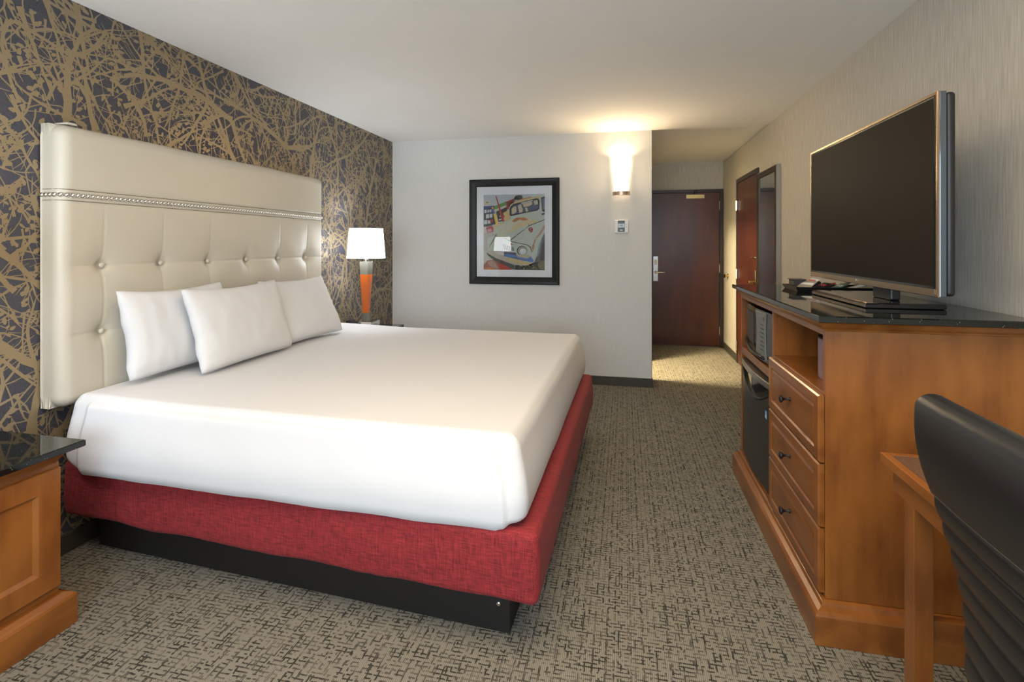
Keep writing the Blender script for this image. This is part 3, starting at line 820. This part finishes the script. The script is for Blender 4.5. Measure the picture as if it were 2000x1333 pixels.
obj('clock_display', bx(MX-mb(y)-.0032, MX-mb(y)-.0014, MY0+.135, MY0+.205, MZ1-.052, MZ1-.030), M['blackgloss'], fac)
obj('window', mbow(MX-.0014, MY0+.33, MY1-.05, MZ0+.045, MZ1-.035, MX-.0002), M['darkframe'], fac)
b = B(); pts = []
for i in range(15):
    s = i/14; y = MY1-.035-(MY1-MY0-.16)*s
    pts.append((MX-mb(y)-.014*math.sin(PI*min(1, max(.0, s)))-.004, y, MZ0+.062-.040*math.sin(PI*s*.55)))
tube(b, pts, .008, 8); obj('handle', b, M['blackgloss'], fac, smooth=True)

# ice bucket in the open shelf
t = thing('ice_bucket', 'mauve ice bucket in the open shelf of the dresser, half hidden by the side panel', 'ice bucket', (.83, 2.165, .8425))
b = B(); lathe(b, [(.090, .8425), (.0945, .848), (.0945, .995), (.090, .995), (.088, .85)], (.822, 2.165, 0), 40); obj('bucket', b, M['lav'], t, smooth=True, angle=40)
b = B(); lathe(b, [(.095, .9955), (.096, 1.002), (.08, 1.008), (.01, 1.010)], (.822, 2.165, 0), 40); obj('lid', b, M['blackmatte'], t, smooth=True, angle=40)

# ------------------------------------------------------------------ television
TX, TY0, TY1, TZ0, TZ1 = .965, 1.868, 3.000, 1.187, 1.842
t = thing('television', 'large black flat screen television with bronze bezel on the dresser', 'television', (1.0, 2.434, 1.118))
P = lambda a, c, h: (TX+.010-h, a, c)
b = B()
obj('frame', panel(b, P, TY0, TY1, TZ0, TZ1, [(0, .0035), (0, .008), (.002, .010), (.010, .010), (.0125, .0065), (.0130, .0065)]), M['bronze'], t)
obj('bezel', bx(TX-.0012, TX+.0032, TY0+.013, TY1-.013, TZ0+.026, TZ1-.013), M['blackgloss'], t)
obj('screen', bx(TX-.0020, TX-.0013, TY0+.019, TY1-.019, TZ0+.034, TZ1-.019), M['screen'], t)
b = bx(TX-.0022, TX+.0032, TY0+.012, TY1-.012, TZ0+.010, TZ0+.0255); obj('chin', b, M['bronze'], t)
b = bx(TX+.0066, TX+.0262, TY0+.001, TY1-.001, TZ0+.001, TZ1-.001, bev=.002); obj('side_rim', b, flat('chrome_reflection_tint', (.16, .20, .25), .08, metal=1.), t)  # chrome rim, its dark blue reflection put into the base colour
b = rbox(.014, .563, .3245, .012, 2, 4, 4, 3, lambda p: Vector((TX+.0405+p.x, 2.434+p.y, 1.5145+p.z)))
bk = obj('back_shell', b, M['blackmatte'], t, smooth=True)
b = rbox(.018, .33, .20, .012, 2, 2, 2, 3, lambda p: Vector((TX+.073+p.x, 2.434+p.y, 1.44+p.z))); obj('rear_housing', b, M['blackmatte'], bk, smooth=True)
b = bx(1.005, 1.04, 2.25, 2.40, 1.1387, 1.20, bev=.006); obj('neck', b, M['blackmatte'], t)
b = stack(.875, 1.135, 2.140, 2.700, [(1.1185, -.004), (1.121, 0), (1.133, 0), (1.137, -.003), (1.1385, -.012)]); obj('stand_base', b, M['blackgloss'], t)
b = B(); box(b, .8738, .8748, 2.146, 2.694, 1.1225, 1.1315);  obj('base_trim', b, M['bronze'], t)
Pl = lambda a, c, h: (TX-.0024-h, 2.434-a, TZ0+.0175+c)
b = text_bm('LG', .013, lambda a, c, h: Pl(a+.006, c, h)); lathe(b, [(.0052, 0), (.0052, -.0005)], (TX-.0023, 2.434+.010, TZ0+.0175), 16, 'X'); obj('logo', b, M['nickel'], t)
# ------------------------------------------------------------------ coffee tray and its contents
TR = (.845, 1.225, 2.835, 3.075)
t = thing('serving_tray', 'black serving tray at the far end of the dresser top', 'tray', ((TR[0]+TR[1])/2, (TR[2]+TR[3])/2, 1.1182))
b = B()
loft(b, [[(x0, y0, z), (x1, y0, z), (x1, y1, z), (x0, y1, z)] for (x0, x1, y0, y1, z) in (
    (TR[0]+.012, TR[1]-.012, TR[2]+.012, TR[3]-.012, 1.1182), (TR[0]+.002, TR[1]-.002, TR[2]+.002, TR[3]-.002, 1.136), (TR[0], TR[1], TR[2], TR[3], 1.140),
    (TR[0]+.008, TR[1]-.008, TR[2]+.008, TR[3]-.008, 1.140), (TR[0]+.020, TR[1]-.020, TR[2]+.020, TR[3]-.020, 1.1225))])
obj('tray_body', b, M['blackmatte'], t)
TB = 1.1230
t = thing('sachet_caddy', 'dark two-compartment caddy at the left end of the black tray', 'caddy', (.895, 3.01, TB))
b = B()
box(b, .87, .925, 2.955, 3.035, TB, TB+.004); box(b, .87, .925, 2.955, 2.959, TB+.004, TB+.045); box(b, .87, .925, 3.031, 3.035, TB+.004, TB+.045)
box(b, .87, .874, 2.959, 3.031, TB+.004, TB+.040); box(b, .921, .925, 2.959, 3.031, TB+.004, TB+.040); box(b, .874, .921, 2.993, 2.997, TB+.004, TB+.040)
obj('holder', b, M['darkframe'], t)
b = B(); box(b, .864, .931, 2.949, 3.041, TB+.0455, TB+.049); obj('rim', b, M['darkframe'], t)
def packet(name, label, cx, cy, z, w, h, rx, rz, mat, band=None, cat='sachet'):
    R = Matrix.Rotation(rz, 3, 'Z') @ Matrix.Rotation(rx, 3, 'Y')
    def f(p):
        e = (1-(abs(p.x)/(w/2))**4)*(1-(abs(p.y)/(h/2))**4)
        p = Vector((p.x, p.y, p.z*(.35+.65*max(0, e)))); return Vector((cx, cy, z)) + R @ p
    b = rbox(w/2, h/2, .005, .0045, 8, 8, 1, 2, f)
    o = tag(obj(name, b, mat, smooth=True), label, cat, 'sachets on the coffee tray')
    if band:
        b = rbox(w*.18, h/2*.96, .0056, .0045, 4, 6, 1, 2, f); 
        obj('printed_band', b, band, o, smooth=True)
    return o
packet('sachet', 'tan foil sachet leaning on the caddy in the coffee tray', .925, 2.925, TB+.026, .062, .085, -.60, .5, M['tan'], M['white'])
packet('sachet', 'white sachet with red band on top of the tray pile', .953, 2.950, TB+.040, .060, .080, -.50, .2, M['white'], M['redpap'])
packet('sachet', 'red sachet lying in the middle of the coffee tray', 1.035, 2.955, TB+.022, .070, .060, -.32, -.3, M['redpap'], M['darkframe'])
packet('sachet', 'green and white sachet lying flat in the coffee tray near the television', 1.060, 2.890, TB+.020, .075, .055, -.40, .25, M['greenpap'], M['white'])
packet('sachet', 'white sugar packet lying at the right part of the coffee tray', 1.145, 2.905, TB+.018, .085, .055, -.30, -.1, M['white'])
packet('sachet', 'black sachet between the red and the tan ones on the coffee tray', .990, 2.905, TB+.022, .060, .075, -.45, .1, M['blackmatte'], M['redpap'])
packet('sachet', 'dark brown sachet leaning behind the white sugar packet', 1.115, 2.975, TB+.024, .070, .070, -.45, -.2, M['darkframe'])
t = thing('coffee_pod_box', 'small black box of coffee pods in the middle of the tray', 'box', (1.0, 3.01, TB))
obj('carton', bx(.965, 1.015, 2.995, 3.045, TB, TB+.036, bev=.002), M['blackmatte'], t)
obj('label_patch', bx(.9642, .9649, 3.005, 3.035, TB+.01, TB+.028), M['redpap'], t)

# ------------------------------------------------------------------ framed picture
PX0, PX1, PZ0, PZ1 = -1.544, -.625, .957, 2.013
t = thing('framed_picture', 'black framed print of a rusty old pickup truck on the pale far wall', 'picture', ((PX0+PX1)/2, YF, PZ0))
b = B(); P = lambda a, c, h: (a, YF-.0005-h, c)
loops = [[P(PX0+i, PZ0+i, h), P(PX1-i, PZ0+i, h), P(PX1-i, PZ1-i, h), P(PX0+i, PZ1-i, h)] for i, h in [(0, 0), (0, .024), (.008, .029), (.030, .027), (.066, .016), (.072, .012), (.073, .002), (0, 0)]]
loft(b, loops, cap=False); bmesh.ops.remove_doubles(b, verts=b.verts, dist=1e-6)
obj('frame', b, M['blackframe'], t)
FW = .073
obj('mat_board', bx(PX0+FW+.001, PX1-FW-.001, YF-.006, YF-.002, PZ0+FW+.001, PZ1-FW-.001), M['matboard'], t)
# print: flat coloured shapes, coordinates traced in a 645 x 825 box
AX0, AX1, AZ0, AZ1 = -1.398, -.772, 1.100, 1.858
pal = {}
def pc(col):
    if col not in pal:
        pal[col] = flat('print_ink', tuple(c**1.2 for c in col), .6, var=.16, vscale=45.)
    return pal[col]
shapes = []
def S(col, pts): shapes.append((col, pts))
SKY=(.50,.54,.56); BODY=(.53,.57,.51); BODY2=(.56,.56,.44); RUST=(.50,.24,.10); DK=(.03,.03,.035); RED=(.45,.04,.04); CREAM=(.70,.60,.40); BLUE=(.10,.20,.42)
S((.52,.50,.46), [(260,270),(905,270),(905,1095),(260,1095)])
S(SKY, [(260,270),(905,270),(905,330),(700,330),(600,340),(380,420),(260,400)])
S((.62,.55,.40), [(262,335),(330,330),(332,375),(275,390),(262,380)])
S((.30,.25,.2), [(285,345),(315,345),(312,360),(288,362)])
S((.06,.07,.05), [(575,330),(600,285),(640,278),(672,285),(678,318),(640,330)])
S((.30,.06,.05), [(500,350),(580,318),(592,335),(540,375),(525,430),(505,440)])
S((.16,.34,.10), [(362,400),(500,345),(505,385),(440,410),(362,438)])
S((.55,.53,.45), [(362,438),(505,385),(512,405),(370,455)])
S((.035,.033,.03), [(395,455),(505,408),(512,470),(470,560),(418,568)])
S((.5,.48,.4), [(430,500),(455,495),(458,510),(433,518)]); S((.5,.48,.4), [(420,540),(455,530),(458,545),(424,556)])
S((.62,.47,.24), [(470,470),(525,440),(545,470),(545,540),(480,565)])
S(RED, [(388,282),(398,282),(485,562),(462,566),(435,480),(418,400)])
S(RED, [(445,500),(485,495),(482,520),(450,525)])
S(RED, [(500,395),(515,388),(525,425),(508,432)])
S((.07,.10,.22), [(260,395),(375,390),(372,420),(260,425)])
S((.04,.04,.05), [(260,425),(352,415),(392,590),(300,620),(260,620)])
for (x, y, w, h) in ((268,430,24,40),(300,432,20,34),(326,428,18,36),(285,480,34,50),(325,478,30,44),(265,545,34,50),(305,548,30,40)):
    S((.55,.57,.58), [(x,y+4),(x+w,y),(x+w,y+h-4),(x,y+h)])
S(RED, [(328,548),(362,540),(366,566),(332,576)])
S((.12,.14,.36), [(345,420),(365,415),(385,480),(372,500),(352,450)])
S((.72,.53,.12), [(365,480),(395,475),(420,590),(392,598)])
S((.75,.35,.12), [(345,402),(365,400),(368,420),(348,424)])
S((.62,.50,.30), [(395,600),(480,575),(560,540),(600,560),(500,610),(380,660),(360,640)])
S((.42,.10,.11), [(285,630),(350,605),(368,640),(362,680),(300,688)])
S((.60,.32,.32), [(300,650),(340,640),(352,672),(305,682)])
S((.46,.44,.40), [(260,690),(400,690),(420,900),(260,900)])
# truck body
S(BODY, [(360,690),(380,650),(450,600),(540,545),(545,500),(540,420),(545,385),(600,345),(700,310),(800,282),(905,268),(905,1000),(800,1010),(780,960),(470,880),(300,885),(300,740),(400,720)])
S(BODY2, [(400,650),(520,560),(640,515),(760,510),(830,550),(830,580),(700,620),(560,680),(480,750),(400,735)])
S(RUST, [(560,380),(620,335),(760,298),(780,310),(700,325),(600,370)])
S((.62,.50,.30), [(545,385),(600,345),(860,290),(862,318),(700,345),(560,400)])
S(RUST, [(560,560),(610,525),(690,522),(735,545),(700,560),(640,548),(590,575)])
S((.62,.52,.32), [(600,590),(700,560),(800,550),(828,575),(700,610),(600,650),(520,700)])
S(DK, [(538,430),(548,402),(580,375),(700,345),(820,318),(845,325),(852,350),(850,430),(830,450),(700,475),(550,508),(540,490)])
S((.10,.13,.20), [(552,432),(562,408),(590,388),(700,357),(815,330),(836,338),(840,420),(822,438),(700,462),(560,494),(552,480)])
for q in ([(560,430),(580,405),(610,400),(612,460),(590,480),(562,485)], [(625,395),(655,375),(680,440),(672,468),(640,472)], [(672,375),(770,352),(778,380),(745,400),(690,410)], [(790,345),(830,335),(838,380),(800,390)], [(700,420),(720,412),(735,455),(712,465)]):
    S((.58,.50,.36), q)
S((.6,.6,.58), [(660,362),(780,335),(782,345),(664,374)])
S(DK, [(868,310),(905,300),(905,470),(878,455)]); S((.18,.2,.26), [(878,322),(905,314),(905,440),(884,440)])
S(DK, [(868,485),(905,475),(905,492),(880,500)])
S((.09,.09,.08), [(735,590),(740,586),(738,610),(905,545),(905,552),(735,622)])
S((.09,.09,.08), [(540,770),(640,690),(735,618),(738,622),(645,697),(548,776)])
S((.09,.09,.08), [(470,752),(500,750),(540,775),(620,795),(720,815),(760,840),(778,900),(772,902),(752,848),(716,822),(616,801),(536,782),(498,757)])
S((.33,.05,.05), [(735,650),(745,633),(770,630),(785,648),(785,672),(768,688),(745,680)])
S((.50,.33,.24), [(905,640),(870,700),(820,760),(790,840),(780,900),(770,850),(800,760),(850,690),(905,600)])
S(RUST, [(770,850),(782,810),(800,830),(790,880)])
S((.16,.17,.17), [(905,690),(870,760),(850,850),(835,950),(800,1010),(905,1010)])
S((.08,.08,.08), [(905,760),(880,820),(870,900),(855,990),(905,1000)])
S((.30,.36,.38), [(845,820),(868,760),(880,740),(860,840),(845,920),(815,980)])
for i in range(6):
    x = 470+i*19; S((.08,.09,.11), [(x,815+i*6),(x+9,813+i*6),(x+22,872+i*3),(x+10,872+i*3)])
S(RUST, [(545,808),(560,800),(572,815),(560,828),(548,822)])
def ell(cx, cy, rx, ry, n=22): return [(cx+rx*math.cos(2*PI*k/n), cy+ry*math.sin(2*PI*k/n)) for k in range(n)]
S(DK, ell(670,885,54,52)); S((.55,.53,.40), ell(673,887,47,45)); S((.12,.12,.10), ell(676,889,40,38)); S((.62,.66,.68), ell(678,891,36,34)); S((.75,.75,.72), ell(670,880,16,14))
S((.66,.68,.66), [(400,885),(480,880),(605,895),(612,915),(470,895)])
S((.12,.13,.15), [(478,895),(606,905),(612,960),(700,985),(770,1005),(700,995),(480,945)])
S((.13,.25,.50), [(485,920),(600,930),(700,960),(760,940),(795,1000),(760,1010),(620,965),(490,945)])
S((.50,.47,.34), [(620,930),(730,925),(770,945),(720,968),(620,950)])
S((.60,.60,.57), [(390,895),(470,905),(475,940),(400,920)])
S((.50,.47,.40), [(270,880),(300,880),(520,960),(700,1005),(765,1015),(770,1045),(700,1055),(560,1030),(400,970),(290,905)])
S((.62,.50,.24), [(505,958),(640,995),(760,1018),(758,1040),(640,1025),(520,990)])
S((.10,.10,.10), [(290,905),(400,970),(560,1030),(590,1040),(600,1090),(420,1060),(380,1000),(300,930)])
S((.36,.17,.12), [(260,1040),(300,995),(360,985),(410,1010),(430,1090),(262,1092)])
S((.45,.28,.22), [(300,1010),(350,995),(400,1030),(420,1085),(330,1060)])
S((.50,.08,.05), [(410,1020),(480,1040),(570,1092),(430,1092)])
S((.55,.22,.08), [(262,1080),(320,1065),(400,1082),(400,1093),(262,1093)])
S((.03,.04,.03), [(595,1040),(760,1050),(800,1010),(905,1000),(905,1093),(600,1093)])
S((.22,.19,.10), [(830,1030),(870,990),(905,990),(905,1085),(850,1080)])
rnd = random.Random(5)
for k in range(26):
    x, y = rnd.uniform(605, 890), rnd.uniform(1035, 1085); r = rnd.uniform(3, 9)
    S(rnd.choice(((.40,.36,.16), (.22,.22,.12), (.5,.45,.2))), [(x-r, y), (x, y-r*.7), (x+r, y+r*.3), (x, y+r*.8)])
for k in range(30):
    x, y = rnd.uniform(420, 820), rnd.uniform(600, 760)
    if y < 1080-x*.62: continue
    S(rnd.choice(((.55,.45,.30), (.46,.52,.48), (.60,.60,.52))), [(x-14, y+6), (x, y-3), (x+16, y-8), (x+3, y+3)])
b = B(); mats = []
for i, (col, pts) in enumerate(shapes):
    m_ = pc(col)
    if m_ not in mats: mats.append(m_)
    vs = []
    for (x, y) in pts:
        u = min(1, max(0, (x-260)/645)); v = min(1, max(0, (1095-y)/825))
        vs.append(b.verts.new((AX0+u*(AX1-AX0), YF-.0064-i*.000012, AZ0+v*(AZ1-AZ0))))
    f = b.faces.new(vs); f.material_index = mats.index(m_)
box(b, AX0, AX1, YF-.0063, YF-.0061, AZ0, AZ1)
bmesh.ops.triangulate(b, faces=b.faces)
obj('art_print', b, None, t, mats=mats)
obj('glass', bx(PX0+FW+.001, PX1-FW-.001, YF-.0112, YF-.0096, PZ0+FW+.001, PZ1-FW-.001), M['glass'], t)

# ------------------------------------------------------------------ wall sconce
t = thing('wall_sconce', 'lit half-round glass wall sconce with chrome band above the thermostat', 'wall lamp', (-.032, YF, 1.82))
cx = -.032
b = bx(cx-.055, cx+.055, YF-.012, YF-.0005, 1.84, 2.09); obj('back_plate', b, M['nickel'], t)
def half(r0, r1, z0, z1, n=24, cy=YF-.0125, sq=.8):
    b = B(); loops = []
    for k in range(n+1):
        a = PI*k/n; c, s = math.cos(a), math.sin(a)*sq
        loops.append([(cx+r0*c, cy-r0*s, z0), (cx+r1*c, cy-r1*s, z0), (cx+r1*c, cy-r1*s, z1), (cx+r0*c, cy-r0*s, z1)])
    return loft(b, loops)
gs = obj('glass_shade', half(.064, .068, 1.862, 2.185), M['glow'], t, smooth=True, angle=40,
         mats=[M['glow'], flat('sconce_glass_front', (.9, .87, .8), .4, emit=(1., .74, .44), es=85.)])
for f in gs.data.polygons:      # the bowed front gives off most of the light
    if f.normal.y < -.80: f.material_index = 1
obj('band', half(.069, .080, 1.825, 1.862), M['copper'], t, smooth=True, angle=40)
b = bx(cx-.003, cx+.003, YF-.0735, YF-.068, 1.862, 2.08, bev=.0008); obj('centre_strip', b, M['copper'], t)
b = bx(cx-.0685, cx-.0655, YF-.020, YF-.012, 1.862, 2.19); box(b, cx+.0655, cx+.0685, YF-.020, YF-.012, 1.862, 2.19); obj('side_rods', b, M['nickel'], t)
point('sconce_light', (cx, YF-.045, 2.15), 5., (1., .74, .44), .02)


# thermostat
t = thing('wall_thermostat', 'white wall thermostat with black centre strip below the sconce', 'thermostat', (-.03, YF, 1.468))
obj('housing', bx(-.094, .033, YF-.024, YF, 1.468, 1.590, bev=.004), M['white'], t)
obj('black_strip', bx(-.064, .001, YF-.0262, YF-.0242, 1.476, 1.584, bev=.0005), M['darkframe'], t)
obj('display', bx(-.060, -.003, YF-.0275, YF-.0263, 1.518, 1.555), M['lcd'], t)
obj('display_digits', text_bm('68', .030, lambda a, c, h: (-.033+a, YF-.0276-h, 1.536+c)), M['darkframe'], t)
b = bx(-.044, -.018, YF-.0272, YF-.0263, 1.488, 1.498); obj('maker_mark', b, M['lcd'], t)
b = B()
for z in (1.520, 1.545): box(b, .012, .018, YF-.0256, YF-.0241, z, z+.006)
obj('arrow_buttons', b, M['greydark'], t)
t = None

# ------------------------------------------------------------------ desk
t = thing('desk', 'wooden desk with brown speckled top against the right wall, near the dresser', 'desk', (1.0, 1.1, 0))
DKX, DKY = .727, 1.69
b = B(); y0 = .50
for a in ((DKX, DKX+.022, y0, DKY), (DKX+.022, XR-.004, DKY-.022, DKY), (DKX+.022, XR-.004, y0, y0+.022)):
    box(b, a[0], a[1], a[2], a[3], .722, .7502, bev=.002)
obj('edge_band', b, M['woodY'], t)
obj('desk_top', bx(DKX+.0225, XR-.004, y0+.0225, DKY-.0225, .724, .7495), M['laminate'], t)
b = B(); box(b, DKX+.024, DKX+.044, y0+.03, DKY-.022, .652, .7215, bev=.002); obj('apron', b, M['woodY'], t)
b = B(); box(b, DKX+.045, XR-.006, DKY-.042, DKY-.022, .652, .7215, bev=.002); obj('apron', b, M['woodX'], t)
for (x, y) in ((DKX+.025, 1.562), (DKX+.025, y0+.05), (XR-.055, 1.562), (XR-.055, y0+.05)):
    obj('leg', bx(x, x+.047, y, y+.048, .001, .6515 if x < 1 else .72, bev=.002), M['wood'], t)
obj('stretcher', bx(DKX+.0725, XR-.056, 1.572, 1.598, .285, .352, bev=.002), M['woodX'], t)

# ------------------------------------------------------------------ desk chair
t = thing('desk_chair', 'black leather desk chair with ribbed back at the right edge of the room', 'chair', (.86, .97, 0))
def cb(p):
    # p.x thickness, p.y width, p.z height ; sharp ribs below the seam at z = .85
    z = .765 + p.z; y = p.y
    hwid = 1. - .02*ss(.9, .3, z) 
    X = .600 + .060*ss(1.05, .60, z) + .03*ss(.60, .45, z)*0
    curve = (.12 + .35*ss(.95, .6, z))*(y*y)
    th = p.x
    if th < 0:
        if z > .85:
            th *= 1. + .25*math.sin(PI*min(1, (z-.85)/.2))
            th -= -.006*math.exp(-((z-.85)/.006)**2)
        else:
            ph = ((.85-z)/.0505) % 1.
            th += .007*(1-math.sin(PI*ph)**.45)
    th *= 1. - .25*ss(.85, .5, z)
    edge = .026*ss(1.02, 1.05, z)
    return Vector((X+curve+th, .978+y*hwid, z))
b = rbox(.030, .232, .290, .028, 2, 24, 200, 7, cb)
bk = obj('backrest', b, M['chairlea'], t, smooth=True)
b = B(); pts = []
for i in range(25):
    y = -.226+.452*i/24; v = cb(Vector((-.0285, y, .0852))); pts.append((v.x-.001, v.y, v.z))
tube(b, pts, .0022, 6); obj('piping', b, flat('piping_tan', (.10, .085, .07), .35), bk, smooth=True)
b = rbox(.235, .245, .040, .036, 8, 8, 2, 5, lambda p: Vector((.925+p.x, .978+p.y, .455+p.z+.012*(p.y/.24)**2)))
obj('seat', b, M['chairlea'], t, smooth=True)
for sy in (-1, 1):
    b = B(); y = .978+sy*.262
    tube(b, [(.70, .978+sy*.236, .60), (.72, y, .618), (.80, y, .620), (.95, y, .62), (1.04, y, .58), (1.05, y, .50), (.95, .978+sy*.20, .42)], .011, 10)
    obj('armrest', b, M['chrome'], t, smooth=True)
b = B(); lathe(b, [(.028, .09), (.028, .25), (.018, .25), (.018, .415)], (.925, .978, 0), 20); obj('gas_column', b, M['chrome'], t, smooth=True, angle=40)
for k in range(5):
    a = 2*PI*k/5+.3; c_, s_ = math.cos(a), math.sin(a)
    b = B(); tube(b, [(.925+.026*c_, .978+.026*s_, .115), (.925+.15*c_, .978+.15*s_, .10), (.925+.27*c_, .978+.27*s_, .078)], [.020, .016, .012], 8)
    lg = obj('base_leg', b, M['chrome'], t, smooth=True)
    b = B(); x, y = .925+.27*c_, .978+.27*s_
    for sd in (-1, 1):
        ps = []
        lathe(b, [(.010, -.010), (.028, -.009), (.028, .009), (.010, .010)], (0, 0, 0), 18, 'Y')
        vs = [v for v in b.verts if not v.tag]
        for v in vs:
            v.tag = True
            q = Matrix.Rotation(a+PI/2, 3, 'Z') @ Vector((v.co.x, v.co.y+sd*.014, v.co.z)); v.co = q + Vector((x, y, .0295))
    obj('caster', b, M['blackmatte'], lg, smooth=True, angle=40)

# ------------------------------------------------------------------ camera
cam = bpy.data.cameras.new('camera'); co = bpy.data.objects.new('camera', cam); COL.objects.link(co)
co.location = (0, 0, 1.355); co.rotation_euler = (PI/2, 0, math.atan(.22))
cam.sensor_width = 36; cam.lens = 18; cam.shift_y = (478-666.5)/2000; cam.clip_start = .02
C.camera = co

# ------------------------------------------------------------------ light
def area(name, loc, rot, sx, sy, W, col):
    l = bpy.data.lights.new(name, 'AREA'); l.shape = 'RECTANGLE'; l.size = sx; l.size_y = sy; l.energy = W; l.color = col
    o = bpy.data.objects.new(name, l); COL.objects.link(o); o.location = loc; o.rotation_euler = rot; return o
area('daylight_window', ((WX0+WX1)/2, YB-.10, (WZ0+WZ1)/2), (PI/2, 0, 0), WX1-WX0, WZ1-WZ0, 80, (.70, .86, 1.))
# washroom ceiling lamp whose light spills through the doorway into the hall
area('washroom_light', (-.60, 5.34, 2.38), (0, 0, 0), .35, .35, 180, (1., .80, .46))
# broad warm fill light added overhead out of view, without any fixture
area('warm_fill', (-.25, .75, 2.40), (0, 0, 0), 1.7, 1.5, 36, (1., .76, .50))
w = bpy.data.worlds.new('sky'); C.world = w; w.use_nodes = True
bg = w.node_tree.nodes['Background']; sk = w.node_tree.nodes.new('ShaderNodeTexSky'); sk.sky_type = 'HOSEK_WILKIE'
w.node_tree.links.new(sk.outputs[0], bg.inputs[0]); bg.inputs[1].default_value = 1.0
C.view_settings.view_transform = 'Standard'; C.view_settings.look = 'None'; C.view_settings.gamma = 1.0
C.view_settings.use_curve_mapping = False; C.view_settings.exposure = 0.47
